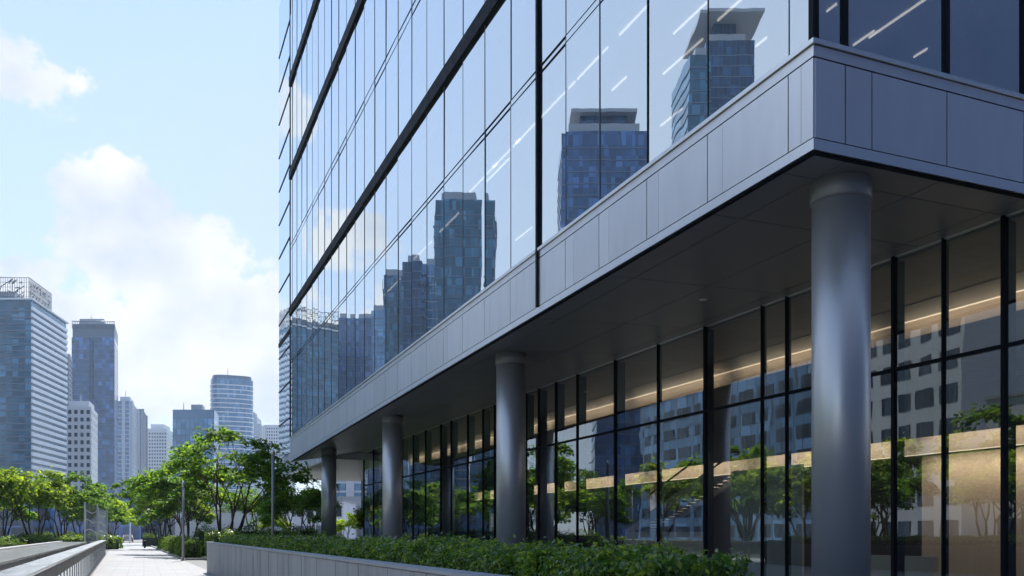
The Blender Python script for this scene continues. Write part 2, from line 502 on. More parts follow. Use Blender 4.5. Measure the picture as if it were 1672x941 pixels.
def ring(name, mat, z0, z1, out, depth, zb_=None, gaps=False):
    """a band that runs along the facade and round the corner; z0/z1 offsets on a function of y"""
    f0 = z0; f1 = z1
    m = MB()
    x0, x1 = FX - out, FX + depth
    ya = FY0 - out
    m.hexa([(x0, ya, f0(FY0)), (x1, FY0 + depth, f0(FY0)), (x1, FY1, f0(FY1)), (x0, FY1, f0(FY1)), (x0, ya, f1(FY0)), (x1, FY0 + depth, f1(FY0)), (x1, FY1, f1(FY1)), (x0, FY1, f1(FY1))])
    m.hexa([(x0, ya, f0(FY0)), (XB, ya, f0(FY0)), (XB, FY0 + depth, f0(FY0)), (x1, FY0 + depth, f0(FY0)), (x0, ya, f1(FY0)), (XB, ya, f1(FY0)), (XB, FY0 + depth, f1(FY0)), (x1, FY0 + depth, f1(FY0))])
    return m.build(name, mat, off)


ring('fascia_band', M['trim'], lambda y: zb(y), lambda y: zb(y) + .20, 0.0, .05)
ring('cornice_panel', M['panel'], lambda y: zt(y) - .30, lambda y: zt(y) - .10, 0.0, .05)
ring('sill_trim', M['trim'], lambda y: zt(y) - .085, lambda y: zt(y), .05, .10)
ring('edge_strip', M['dark'], lambda y: zb(y) - .03, lambda y: zb(y) - .004, -.05, .16)

# upper curtain wall --------------------------------------------------
LEV = [10.56, 15.95, 20.0, 25.4, 31.3, 39.0, 44.5, 50.5, 57, 63]
ZTOP = 63.0
panes = []
for li in range(len(LEV) - 1):
    for i in range(len(ylist) - 1):
        y0, y1 = ylist[i], ylist[i + 1]
        lo0, lo1 = (zt(y0), zt(y1)) if li == 0 else (LEV[li],) * 2
        top = LEV[li + 1]
        x = FX + .03
        j = [rnd.uniform(-.009, .009) for _ in range(3)]
        # each pane sits a few millimetres out of true, as real glazing does
        q = [(x + j[0], y0, lo0), (x + j[1], y1, lo1), (x + j[1] + j[2], y1, top), (x + j[0] + j[2], y0, top)]
        t = .02
        p = [q[0], (q[0][0] + t, *q[0][1:]), (q[1][0] + t, *q[1][1:]), q[1], q[3], (q[3][0] + t, *q[3][1:]), (q[2][0] + t, *q[2][1:]), q[2]]
        panes.append((0, y0 + (top - 10) * 1.6, [q[3], q[0], q[1], q[2]], p))
    for i in range(len(xr) - 1):
        lo = zt(FY0) if li == 0 else LEV[li]
        y = FY0 + .03; a, b = xr[i], xr[i + 1]; top = LEV[li + 1]
        j = rnd.uniform(-.005, .005)
        panes.append((1, a + (top - 10) * 1.6, None, [(a, y, lo), (b, y, lo), (b, y + .02, lo), (a, y + .02, lo), (a, y + j, top), (b, y + j, top), (b, y + .02 + j, top), (a, y + .02 + j, top)]))
panes.sort(key=lambda p: p[1])
rest = MB(); npane = 0
for side, key, q, p in panes:
    m = MB().hexa(p)
    if npane < 99: m.build('window_pane', M['glass'], off); npane += 1
    else: rest.hexa(p)
r_ = rest.build('window_pane', M['glass'], off); r_['kind'] = 'stuff'

# mullions: thin fins, some heavier
for i, y in enumerate(ymul):
    heavy = i == 5
    w = .07 if heavy else (.017 if i in (1, 2, 3, 4) else .009)
    o_ = .05 if heavy else .006
    m = MB().box(FX - o_ if heavy else FX + .012, FX + .09, y - w, y + w, (zb(y) + .21) if heavy else zt(y) + .003, ZTOP)
    m.build('mullion', M['dark' if heavy or i in (1, 2) else 'mullion'], off)
MB().box(FX - .03, FX + .10, FY0 - .03, FY0 + .10, zt(FY0) + .003, ZTOP).build('mullion', M['dark'], off)
MB().box(FX - .02, FX + .3, FY1 - .06, FY1 + .02, zt(FY1), ZTOP).build('mullion', M['dark'], off)
for i, x in enumerate(xr[1:-1]):
    w = .05 if i in (0, 1) else .03
    MB().box(x - w, x + w, FY0 - .03, FY0 + .13, zt(FY0) + .003, ZTOP).build('mullion', M['dark'], off)
# transoms
for z, h, o_, name in ((15.93, .022, .006, 'transom'), (15.72, .022, .006, 'transom'), (25.5, .014, .003, 'transom'), (25.1, .014, .003, 'transom'),
                       (19.72, .62, .10, 'louvre_band'), (31.0, .70, .10, 'louvre_band'), (38.7, .75, .10, 'louvre_band'), (47, .02, .004, 'transom'), (52.5, .75, .10, 'louvre_band')):
    MB().box(FX - o_ if h > .1 else FX + .010, FX + .12, FY0 + .12, FY1 - .1, z, z + h).build(name, M['dark'], off)
    MB().box(FX + .12, XB, FY0 - o_ * .3, FY0 + .12, z, z + h).build(name, M['dark'], off)

# floors, ceilings, light strips inside the upper storeys
for z in (10.30, 15.72, 19.80, 25.15, 31.05, 38.8, 44.4, 50.3, 56.8, 62.6):
    z0 = z - .12
    MB().box(FX + .25, XB - .05, FY0 + .25, FY1 - .2, z - .10, z + .10).build('floor_slab', M['slab'], off)
    if z > 11: MB().box(FX + .7, XB - .1, FY0 + .7, FY1 - .25, z - .24, z - .12).build('office_ceiling', M['ceil'], off)
MB().box(27, 39.9, 22, FY1 - .3, 10.4, 62).build('core_wall', M['core'], off)
strips = []
for (u, v, zc, L) in ((1030, 35, 15.43, 2.4), (1126, 32, 15.43, 2.6), (1114, 95, 15.43, 3.4), (1096, 193, 15.43, 2.2), (1011, 138, 15.43, 1.5), (960, 104, 15.43, 3.2), (908, 158, 15.43, 3.4),
                      (858, 209, 15.43, 4.2), (815, 250, 15.43, 4.4), (775, 290, 15.43, 5), (812, 280, 15.43, 4), (855, 383, 15.43, 3.2), (733, 365, 15.43, 4.5), (1475, 25, 15.43, 4.0), (1410, 64, 15.43, 1.3), (1503, 88, 15.43, .8),
                      (1358, 14, 15.43, .6), (1243, 70, 15.43, .8), (1200, 10, 15.43, 2.5), (1607, 115, 15.43, .6), (690, 410, 15.43, 5), (640, 470, 15.43, 6), (1600, 12, 15.43, 2.5)):
    t = (u - 836) / FP; d = (zc - 1.6) * FP / (HOR - v)
    X, Y = d * (SN + t * CS), d * (CS - t * SN)
    X = max(X, FX + 1.0)
    MB().box(X - .018, X + .018, max(Y - L * .3, FY0 + .8), max(Y + L * .3, FY0 + 1.2), 15.425, 15.479).build('ceiling_light', M['lightstrip'], off)
# dark slatted store room behind the end glazing
sl = MB().box(15.67, 16.9, 12.85, 13.7, 10.45, 19.5).build('slatted_wall', M['gap'], off)
ss = MB()
for i in range(22): ss.box(15.655, 15.669, 12.86, 13.69, 10.7 + i * .4, 10.715 + i * .4)
ss.build('slat_edge', plain('slat_edge', (.12, .16, .24), .4), sl)

# soffit of overhang, with panel joints ------------------------------------------------
SOF = .02


def zs(x, y):
    """soffit height: level at the lobby glass, follows the fascia at the edge"""
    a = min(max((x - FX) / (GX - FX), 0), 1)
    return (zb(y) + .03) * (1 - a) + 8.60 * a


xs = [FX + .17, FX + 1.0, 14.6, GX - .55, GX + .05]
ys = [FY0 + .17, FY0 + 1.1]
yy = FY0 + 3.4
while yy < FY1 - 2: ys.append(yy); yy += 4.66
ys.append(FY1)
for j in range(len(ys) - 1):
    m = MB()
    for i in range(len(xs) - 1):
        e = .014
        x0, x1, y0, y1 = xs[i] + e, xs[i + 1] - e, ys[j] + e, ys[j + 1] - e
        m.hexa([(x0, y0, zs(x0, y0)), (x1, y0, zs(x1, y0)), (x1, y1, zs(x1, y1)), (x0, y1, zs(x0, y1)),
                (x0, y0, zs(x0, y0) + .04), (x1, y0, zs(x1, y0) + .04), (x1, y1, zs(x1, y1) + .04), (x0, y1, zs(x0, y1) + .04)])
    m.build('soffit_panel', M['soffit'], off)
m = MB()
x = GX + .06
while x < XB - 3:
    m.box(x, x + 2.98, FY0 + .17, 13.1, 8.60, 8.64); x += 3.0
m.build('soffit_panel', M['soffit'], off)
sb = MB()
for j in range(len(ys) - 1):
    for i in range(len(xs) - 1):
        x0, x1, y0, y1 = xs[i], xs[i + 1], ys[j], ys[j + 1]
        sb.hexa([(x0, y0, zs(x0, y0) + .045), (x1, y0, zs(x1, y0) + .045), (x1, y1, zs(x1, y1) + .045), (x0, y1, zs(x0, y1) + .045),
                 (x0, y0, zs(x0, y0) + .1), (x1, y0, zs(x1, y0) + .1), (x1, y1, zs(x1, y1) + .1), (x0, y1, zs(x0, y1) + .1)])
sb.box(GX + .06, XB, FY0 + .21, 13.1, 8.645, 8.7)
sb.build('soffit_backing', M['gap'], off)
ef = MB().hexa([(FX + .05, FY1 - .003, zb(FY1)), (GX, FY1 - .003, 8.58), (GX, FY1 + .05, 8.58), (FX + .05, FY1 + .05, zb(FY1)),
                (FX + .05, FY1 - .003, 10.2), (GX, FY1 - .003, 10.2), (GX, FY1 + .05, 10.2), (FX + .05, FY1 + .05, 10.2)])
ef.box(GX, XB, FY1 - .003, FY1 + .05, 8.58, 10.2)
ef.build('end_fascia', M['panel'], off)
for (X, Y) in ((12.9, 47), (15.3, 22), (15.3, 38), (15.3, 56)):
    MB().lathe(X, Y, [(.12, zs(X, Y) - .012), (.12, zs(X, Y) + .02)], 20).build('soffit_downlight', M['trim'], off)

# columns
for Y in (13.75, 30.9, 48.2, 66.6):
    X, rr = 12.83, .555
    h = zs(X, Y)
    c = MB().lathe(X, Y, [(rr, -.02), (rr, h - .42)], 64).build('column', M['column'], off)
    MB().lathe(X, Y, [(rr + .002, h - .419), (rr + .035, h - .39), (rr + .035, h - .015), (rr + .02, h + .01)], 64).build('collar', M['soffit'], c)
    MB().lathe(X, Y, [(rr + .05, .0), (rr + .05, .10), (rr + .003, .13)], 64).build('base_ring', M['dark'], c)

# lobby glazing ------------------------------------------------------------------------
lob = [on_x(GX, u) for u in (1640, 1541, 1460, 1285, 1245, 1152, 1075, 1005, 943, 908, 880)]
lob += [on_x(GX, u) for u in (859, 830, 808, 789, 764, 737, 720, 695, 675, 657, 640, 625, 610)] + [75.2]
heavy = {0, 2, 5, 7}
yl = [13.1] + lob
for i in range(len(yl) - 1):
    for z0, z1 in ((.08, 5.70), (5.78, 8.60)):
        j = rnd.uniform(-.004, .004)
        a, b = yl[i] + .02, yl[i + 1] - .02
        MB().hexa([(GX, a, z0), (GX + .02, a, z0), (GX + .02 + j, b, z0), (GX + j, b, z0), (GX, a, z1), (GX + .02, a, z1), (GX + .02 + j, b, z1), (GX + j, b, z1)]).build('lobby_pane', M['glass_lobby'], off)
for i, y in enumerate(lob):
    w = .05 if i in heavy else (.03 if i > 8 and i % 2 else .022)
    d = .42 if i > 6 else (.30 if i in heavy else .14)
    MB().box(GX - .06, GX + d, y - w, y + w, .0, 8.62).build('lobby_mullion', M['dark'], off)
MB().box(GX - .04, GX + .10, 13.1, 75.2, 5.695, 5.785).build('lobby_transom', M['dark'], off)
MB().box(GX - .05, GX + .12, 13.1, 75.2, 0, .09).build('lobby_sill', M['dark'], off)
MB().box(GX - .03, GX + .12, 13.1, 75.2, 8.575, 8.63).build('lobby_head', M['trim'], off)
x = GX
while x < 38:
    MB().box(x + .06, x + 2.9, 13.08, 13.10, .09, 8.6).build('lobby_pane', M['glass_lobby'], off)
    MB().box(x - .06, x + .06, 13.0, 13.16, 0, 8.62).build('lobby_mullion', M['dark'], off); x += 2.96
MB().box(GX + .5, 38, 75.1, 75.12, .09, 8.6).build('lobby_pane', M['glass_lobby'], off)
# lobby interior
MB().box(GX + .14, 39, 13.3, 75, .01, .03).build('lobby_floor', M['lobbyfloor'], off)
MB().box(GX + .14, 21.2, 13.25, 75, 8.50, 8.56).build('lobby_ceiling', M['lobbyceil'], off)
MB().box(21.5, 39, 13.25, 75, 8.06, 8.56).build('lobby_ceiling', M['lobbyceil'], off)
MB().box(21.49, 21.52, 13.3, 74.9, 7.55, 8.05).build('cove_fascia', M['beige'], off)
MB().box(21.44, 21.485, 13.3, 74.9, 8.03, 8.058).build('cove_light', M['cove'], off)
MB().box(33, 33.3, 13.3, 75, .03, 8.05).build('lobby_wall', plain('dark_timber', (.10, .08, .06), .6, 0, .2, 1, (1, 1, .1)), off)
# mezzanine
MB().box(22.6, 33, 13.3, 62, 4.15, 4.45).build('mezzanine_slab', M['slab'], off)
MB().box(22.5, 22.59, 13.3, 62, 4.12, 4.62).build('mezzanine_fascia', M['cream'], off)
MB().box(22.46, 22.499, 13.3, 62, 4.07, 4.10).build('cove_light', M['cove'], off)
MB().box(22.8, 23.0, 15.0, 20.9, .03, 4.05).build('reception_wall', M['beige'], off)
MB().box(19.6, 19.8, 17.6, 19.8, .03, .98).build('reception_counter', M['cream'], off)
MB().box(20.3, 20.5, 29.0, 35.6, .03, 1.68).build('balustrade_wall', M['cream'], off)
for Y in (21.5, 38.5, 56): MB().lathe(24, Y, [(.35, .03), (.35, 4.14)], 32).build('lobby_column', M['cream'], off)


def on_xv(X, u, v):
    t = (u - 836) / FP; zc = X / (SN + t * CS); return Vector((X, zc * (CS - t * SN), 1.6 + zc * (HOR - v) / FP))


for (xa, ua, va, ub, vb) in ((20.6, 1022, 872, 1150, 782), (21.9, 1022, 872, 1150, 782)):
    a, b = on_xv(20.6, ua, va), on_xv(20.6, ub, vb)
    a.x = b.x = xa
    s_ = MB().hexa([a + Vector((-.05, 0, -.22)), a + Vector((.05, 0, -.22)), b + Vector((.05, 0, -.22)), b + Vector((-.05, 0, -.22)),
                    a + Vector((-.05, 0, .16)), a + Vector((.05, 0, .16)), b + Vector((.05, 0, .16)), b + Vector((-.05, 0, .16))]).build('stair_stringer', M['cream'] if xa > 21 else M['beige'], off)
    MB().tube([a + Vector((0, 0, 1.0)), b + Vector((0, 0, 1.0))], [.04, .04], 8).build('handrail', M['dark'], s_)
tr = MB()
for i in range(20):
    f = i / 19; p = a.lerp(b, f); tr.box(20.65, 21.85, p.y - .16, p.y + .16, p.z - .02, p.z + .05)
tr.build('stair_tread', M['slab'], off)
MB().box(20.0, 20.1, 23.2, 27.0, .03, 3.9).build('screen_wall', plain('pale_screen', (.40, .41, .37), .6), off)
# area lamps along the lobby coves, plus an added fill row at the stair
for Y in range(17, 75, 8):
    for (x, z, e) in ((21.0, 8.02, 7), (21.9, 4.55, 9), (22.2, 3.95, 24)):
        if z < 5 and Y > 60: continue
        if z < 4 and Y > 22: x, e = 21.2, 14  # added fill row, no fitting there, brightens the stair
        li = bpy.data.lights.new('cove_and_fill_lamp', 'AREA'); li.shape = 'RECTANGLE'; li.size = .1; li.size_y = 7; li.energy = e; li.color = (1, .80, .60)
        lo = bpy.data.objects.new('cove_and_fill_lamp', li); COL.objects.link(lo); lo.location = (x, Y, z)
        lo.rotation_euler = (0, R(-70 if z > 4 else -20), 0); attach(lo, off)

# set-back wing at the far end
WX, WY0, WY1 = 14.5, 75.0, 105.6
wg = MB().box(WX + .05, WX + .07, WY0 + .06, WY1, 10.3, ZTOP).build('wing_glass_wall', M['glass'], off)
MB().box(WX + 1.5, XB, WY0 + .3, WY1, 10.3, ZTOP).build('wing_core', M['core'], wg)
wf = MB()
for z in (10.2, 14.1, 18, 21.9, 25.8, 29.7, 33.6, 37.5, 41.4, 45.3, 49.2, 53.1, 57): wf.box(WX - .02, WX + .1, WY0 + .06, WY1 + .02, z, z + .09)
wf.box(WX - .03, WX + .1, WY0 + .06, WY1 + .02, 23.3, 23.75)
wf.build('floor_line', M['dark'], wg)
MB().box(WX - .05, XB, WY0 + .06, WY1, 8.0, 10.2).build('wing_fascia', M['panel'], off)
wj = MB()
y = WY0 + 2
while y < WY1: wj.box(WX - .056, WX - .05, y - .02, y + .02, 8.0, 10.2); y += 2.35
wj.build('panel_joint', M['gap'], off)
MB().box(WX + .2, XB, WY0 + .1, WY1 - .1, 7.96, 7.998).build('wing_soffit', M['soffit'], off)
MB().box(24, XB, WY0 + 8, WY1 - 1, 0, 7.95).build('wing_base', M['tw_teal'], off)
MB().box(FX, XB, FY0, FY1, ZTOP + .01, ZTOP + 1.2).build('roof', M['panel'], off)

# ------------------------------------------------------------------ leaves, hedges, trees


def leaves(name, pts, nrm, size, mat, parent=None, seed=0, aspect=.5, droop=.35):
    """one diamond leaf per point, loosely facing nrm, folded a little along its rib"""
    rg = np.random.default_rng(seed); n = len(pts)
    nr = nrm + rg.normal(0, .55, (n, 3)); nr /= np.linalg.norm(nr, axis=1)[:, None] + 1e-9
    d = rg.normal(0, 1, (n, 3)); d[:, 2] -= droop
    d -= (d * nr).sum(1)[:, None] * nr; d /= np.linalg.norm(d, axis=1)[:, None] + 1e-9
    w = np.cross(nr, d)
    L = (size * rg.uniform(.65, 1.3, n))[:, None]
    W = L * aspect
    v = np.empty((n, 4, 3))
    v[:, 0] = pts - d * L * .5
    v[:, 1] = pts + w * W * .5 + nr * L * .06
    v[:, 2] = pts + d * L * .5 - nr * L * .08
    v[:, 3] = pts - w * W * .5 + nr * L * .06
    me = bpy.data.meshes.new(name)
    me.vertices.add(4 * n); me.vertices.foreach_set('co', v.reshape(-1))
    me.loops.add(4 * n); me.loops.foreach_set('vertex_index', np.arange(4 * n, dtype=np.int32))
    me.polygons.add(n); me.polygons.foreach_set('loop_start', np.arange(0, 4 * n, 4, dtype=np.int32))
    me.update(calc_edges=True)
    me.materials.append(mat)
    o = bpy.data.objects.new(name, me); COL.objects.link(o)
    if parent: attach(o, parent)
    return o


def hedge(name, path_pts, w, z0, z1, size, dens, mat, label, seed, lump=.12, round_=.25):
    """a clipped hedge along a polyline: twig core and a skin of leaves, lumpy shoot by shoot"""
    rg = np.random.default_rng(seed)
    P, Nn, Sz = [], [], []
    core = MB()
    for (a, b, sz, dn) in path_pts:
        a, b = np.array(a, float), np.array(b, float)
        L = np.linalg.norm(b - a); t = (b - a) / L; s = np.array([t[1], -t[0]])
        h = z1 - z0
        n = int(dn * L * (w + 2 * h))
        u = rg.uniform(-.01, 1.01, n)
        q = rg.uniform(0, w + 2 * h, n)
        off_ = np.where(q < h, -w / 2, np.where(q < h + w, q - h - w / 2, w / 2))
        zz = np.where(q < h, z0 + q, np.where(q < h + w, z1, z1 - (q - h - w)))
        nx = np.where(q < h, -1., np.where(q < h + w, 0, 1)); nzv = np.where((q >= h) & (q < h + w), 1., .25)
        # rounded shoulders
        sh = np.clip((np.abs(off_) - (w / 2 - round_)) / round_, 0, 1) * np.clip((zz - (z1 - round_)) / round_, 0, 1)
        off_ = off_ - np.sign(off_) * sh * round_ * .35; zz = zz - sh * round_ * .35
        l = u * L
        ph = seed * 1.7
        bumpv = lump * (.55 * np.sin(l * 3.1 + ph + off_ * 2) + .45 * np.sin(l * 7.3 + zz * 6 + 1.3 * ph) + .5 * np.sin(l * 1.37 + ph * 2) + 1.5 * (np.abs(np.sin(l * 2.75 + ph)) ** .6 - .7)) + rg.normal(0, lump * .4, n) - np.abs(rg.normal(0, lump * .5, n))
        shoots = (rg.random(n) < .12) * rg.uniform(0, lump * 1.3, n) * (nzv > .5)
        off_ = off_ + nx * bumpv; zz = zz + np.where(nzv > .5, bumpv, 0) + shoots
        xy = a[None] + t[None] * l[:, None] + s[None] * off_[:, None]
        P.append(np.column_stack([xy, zz])); Nn.append(np.column_stack([s[0] * nx, s[1] * nx, nzv])); Sz.append(np.full(n, sz))
        # shaded inner leaves so that gaps stay green
        n2 = n // 3; l2 = rg.uniform(0, L, n2); o2 = rg.uniform(-.4, .4, n2) * w; z2 = z0 + rg.uniform(.1, .9, n2) * h
        xy = a[None] + t[None] * l2[:, None] + s[None] * o2[:, None]
        P.append(np.column_stack([xy, z2])); Nn.append(np.tile([0, 0, 1.], (n2, 1))); Sz.append(np.full(n2, sz))
        # leaves over both ends
        n3 = int(dn * w * h * 1.6)
        for (e, sg) in ((a, -1.), (b, 1.)):
            o3 = rg.uniform(-.5, .5, n3) * w; z3 = z0 + rg.uniform(0, 1, n3) * h; d3 = sg * (rg.normal(.02, .05, n3) - .3 * (np.abs(o3) / w) ** 2)
            P.append(np.column_stack([e[None] + s[None] * o3[:, None] + t[None] * d3[:, None], z3])); Nn.append(np.tile([t[0] * sg, t[1] * sg, .35], (n3, 1))); Sz.append(np.full(n3, sz))
        c = w / 2 - .18; c0, c1 = a + t * .25, b - t * .25
        core.prism([tuple(c0 - s * c), tuple(c0 + s * c), tuple(c1 + s * c), tuple(c1 - s * c)], z0 - .3 if z0 > .3 else 0, z1 - .16)
    P, Nn, Sz = np.concatenate(P), np.concatenate(Nn), np.concatenate(Sz)
    root = leaves(name, P, Nn, Sz, mat, None, seed, .5)
    tag(root, label, 'hedge')
    core.build('branches', M['twig'], root)
    return root


def mk_tree(seed, height, spread, stems, leaf, n_tips, leaf_n, leaf_size, mat, layer=.28, first=.28):
    """vase-shaped street tree: several leaning stems, forking limbs, flat sprays of leaves at the tips. Returns (limb mesh, crown mesh)"""
    rr = random.Random(seed); rg = np.random.default_rng(seed)
    wood = MB(); tips = []

    def grow(p, d, L, r, lev):
        n = 4; pts = [p]; q = p.copy(); dd = d.copy()
        for i in range(n):
            dd = (dd + Vector((rr.gauss(0, .10), rr.gauss(0, .10), .05 if lev < 2 else -.02))).normalized()
            q = q + dd * L / n; pts.append(q.copy())
        r1 = r * .62
        wood.tube(pts, [r + (r1 - r) * i / n for i in range(n + 1)], 7 if lev == 0 else 5)
        if lev >= 3 or L < .35:
            tips.append((q.copy(), dd.copy())); return
        if lev >= 2: tips.append((pts[3].copy(), dd.copy()))
        kk = rr.choice((2, 3)) if lev else 3
        for i in range(kk):
            an = rr.uniform(0, 2 * math.pi); tilt = rr.uniform(.30, .75) if lev else rr.uniform(.25, .6)
            a = dd.cross(Vector((0, 0, 1)) if abs(dd.z) < .9 else Vector((1, 0, 0))).normalized(); b = dd.cross(a)
            nd = (dd * math.cos(tilt) + (a * math.cos(an) + b * math.sin(an)) * math.sin(tilt))
            outw = Vector((q.x, q.y, 0))
            if outw.length > .01: nd = nd + outw.normalized() * .22 * spread
            nd.normalize()
            grow(q, nd, L * rr.uniform(.58, .82), r1 * rr.uniform(.7, .9), lev + 1)
    for i in range(stems):
        an = 2 * math.pi * (i + rr.uniform(-.3, .3)) / stems; tl = rr.uniform(.16, .42) * spread if stems > 1 else .05
        d = Vector((math.cos(an) * math.sin(tl), math.sin(an) * math.sin(tl), math.cos(tl)))
        base = Vector((math.cos(an) * .12, math.sin(an) * .12, -.1)) if stems > 1 else Vector((0, 0, -.1))
        grow(base, d, height * first * rr.uniform(.9, 1.2), height * (.0125 if stems > 1 else .02), 0)
    top = max(t[0].z for t in tips); sc_ = (height - .25) / top
    wood.v = [(x * (sc_ * .5 + .5), y * (sc_ * .5 + .5), z * sc_) for (x, y, z) in wood.v]
    if len(tips) > n_tips: tips = rr.sample(tips, n_tips)
    P, Nn = [], []
    per = max(8, leaf_n // len(tips))
    for (q, d) in tips:
        q = np.array((q.x * (sc_ * .5 + .5), q.y * (sc_ * .5 + .5), q.z * sc_))
        R_ = height * rr.uniform(.065, .135); m_ = int(per * rr.uniform(.6, 1.4))
        # flat sprays, tilted away from the stem, frayed edge
        ang = rg.uniform(0, 2 * np.pi, m_); rad = R_ * np.sqrt(rg.random(m_)) * (1 + .35 * np.sin(ang * 3 + rr.uniform(0, 6)))
        outd = np.array((q[0], q[1], 0)); outd /= np.linalg.norm(outd) + .3
        x = rad * np.cos(ang); y = rad * np.sin(ang)
        z = rg.normal(0, R_ * layer, m_) - (x * outd[0] + y * outd[1]) * .30 - .10 * rad
        P.append(q[None] + np.column_stack([x, y, z])); Nn.append(np.tile([outd[0] * .4, outd[1] * .4, 1.], (m_, 1)))
    return wood, np.concatenate(P), np.concatenate(Nn), leaf_size, mat


TREE_N = [0]


def tree(spec, loc, rot, scale, label, group=None):
    wood, P, Nn, ls, mat = spec
    TREE_N[0] += 1
    root = empty('tree', loc, label, 'tree', group)
    if 'o' not in SPEC_CACHE.setdefault(id(spec), {}):
        wo = wood.build('trunk', M['bark']); lo = leaves('crown', P, Nn, np.full(len(P), ls), mat, None, 7, .55, .1)
        SPEC_CACHE[id(spec)]['o'] = (wo, lo)
    else:
        wo, lo = [o.copy() for o in SPEC_CACHE[id(spec)]['o']]
        COL.objects.link(wo); COL.objects.link(lo)
    wo.parent = root; lo.parent = root; wo.location = lo.location = (0, 0, 0)
    root.rotation_euler = (0, 0, rot); root.scale = (scale,) * 3
    return root


SPEC_CACHE = {}
T_BIG = mk_tree(11, 8.6, 1.25, 6, None, 52, 7600, .33, M['leaf'], .18, .36)
T_MID = mk_tree(23, 7.0, 1.0, 5, None, 52, 7200, .32, M['leaf'], .22, .32)
T_LIME = mk_tree(31, 7.0, 1.1, 4, None, 50, 7000, .32, M['leaf_lime'], .25, .28)
T_SLIM = mk_tree(47, 6.5, .75, 4, None, 60, 6500, .23, M['leaf'], .25, .33)
T_SMALL = mk_tree(59, 4.2, 1.1, 4, None, 50, 5500, .19, M['leaf_lime'], .25, .25)


def gxy(u, zc):
    p = at(u, HOR, zc); return (p.x, p.y, 0)


# trees right of the path
tree(T_BIG, gxy(368, 63), 2.2, 1.06, 'tall many-stemmed tree rising from the hedge right of the path, biggest crown of all')
tree(T_MID, gxy(306, 70), 1.0, 1.06, 'dark leafy tree by the lamp post, just left of the tallest tree')
tree(T_LIME, gxy(286, 93), 4.0, 1.02, 'yellow-green tree behind the lamp post right of the path')
tree(T_MID, gxy(267, 92), 3.1, 1.1, 'dark tree overhanging the right edge of the path, with low drooping sprays')
tree(T_MID, gxy(246, 128), 5.1, 1.1, 'farthest tree on the right of the path, beside the dark planter box')
tree(T_SLIM, gxy(414, 84), .4, .95, 'slender tree between the tallest tree and the tall grey pole')
tree(T_SLIM, gxy(480, 80), 2.6, 1.05, 'upright tree under the overhang corner, right of the tall grey pole')
tree(T_SLIM, gxy(508, 92), 4.4, 1.12, 'upright tree just left of the farthest round column')
tree(T_LIME, gxy(445, 112), 1.4, .6, 'low lime-green tree in front of the long white wall')
tree(T_SMALL, gxy(604, 92), .3, 1.25, 'small bushy tree between the two farthest columns beside the lobby glass')
tree(T_SMALL, gxy(566, 120), 2.2, 1.1, 'small distant tree seen just right of the farthest column')
# trees left of the ledge
tree(T_LIME, gxy(58, 86), .7, 1.17, 'broad sunlit tree with forked trunk at left, nearest of the left row')
tree(T_MID, gxy(100, 99), 2.0, 1.2, 'dark-stemmed tree second in the left row behind the stone ledge')
tree(T_MID, gxy(136, 108), 3.3, 1.14, 'green tree behind the glass sign panels on the left')
tree(T_LIME, gxy(179, 112), 5.0, .95, 'yellow-green tree at the far end of the left row, overhanging the path')
tree(T_MID, gxy(8, 96), 4.4, 1.25, 'tree cut by the left edge of the photo')
tree(T_MID, gxy(-70, 82), 1.2, 1.1, 'leafy tree left of the ledge seen mirrored low in the lobby glass', 'trees mirrored in the lobby glass')
for i, (x, y, sp, s_) in enumerate(((-11.5, 30, T_MID, .95), (-12, 38, T_LIME, 1.0), (-11.5, 47, T_MID, .9), (-13, 55, T_LIME, 1.1), (-9.5, 20, T_LIME, .95), (-10, 11, T_MID, 1), (-14, 64, T_MID, 1.2), (-17, 40, T_MID, 1.4), (-18, 52, T_LIME, 1.35), (-20, 72, T_MID, 1.5), (-22, 90, T_LIME, 1.5), (-24, 112, T_MID, 1.5), (-19, 26, T_MID, 1.4))):
    tree(sp, (x, y, 0), i * 1.3, s_, 'leafy tree left of the ledge seen mirrored low in the lobby glass', 'trees mirrored in the lobby glass')

# hedges
HX = 3.25
hedge('hedge', [((HX, 4.72), (HX, 6.5), .052, 2100), ((HX, 6.5), (HX, 10), .056, 1600), ((HX, 10), (HX, 18), .064, 1000), ((HX, 18), (HX, 37.6), .08, 600)],
      0.85, 1.0, 1.465, None, None, M['hedge'], 'glossy dark green hedge growing in the long concrete planter', 3, .05, .2)
hedge('hedge', [((along(2.85, 58.5), 58.5), (along(2.85, 76), 76), .12, 260), ((along(2.85, 78), 78), (along(2.85, 100), 100), .15, 160)], 1.0, .1, 1.15, None, None, M['hedge_lime'],
      'low bright green clipped hedge along the kerb right of the path', 5, .14, .3)
hedge('hedge', [((3.6, 58.6), (11, 58.6), .12, 260), ((4.5, 61), (12, 64), .13, 200)], 1.2, .2, 1.62, None, None, M['hedge'], 'taller dark hedge under the many-stemmed tree behind the planter end', 6, .2, .4)
hedge('hedge', [((3.8, 66), (12.5, 72), .13, 200)], 1.6, .2, 1.95, None, None, M['hedge_lime'], 'yellow-green shrub bank in sun behind the dark hedge under the trees', 8, .25, .5)
hedge('hedge', [(gxy(-120, 52)[:2], gxy(30, 60)[:2], .13, 220)], 1.2, .1, 1.0, None, None, M['hedge_lime'], 'bright low hedge at left beside the stone ledge', 9, .12, .3)
hedge('hedge', [(gxy(-60, 74)[:2], gxy(190, 92)[:2], .16, 170)], 1.4, .1, 1.25, None, None, M['hedge'], 'long dark hedge at the feet of the left row of trees', 10, .15, .3)
hedge('hedge', [(gxy(40, 96)[:2], gxy(176, 112)[:2], .18, 130)], 1.4, .1, 1.55, None, None, M['hedge_lime'], 'yellow-green hedge behind the trunks of the left row', 12, .15, .3)
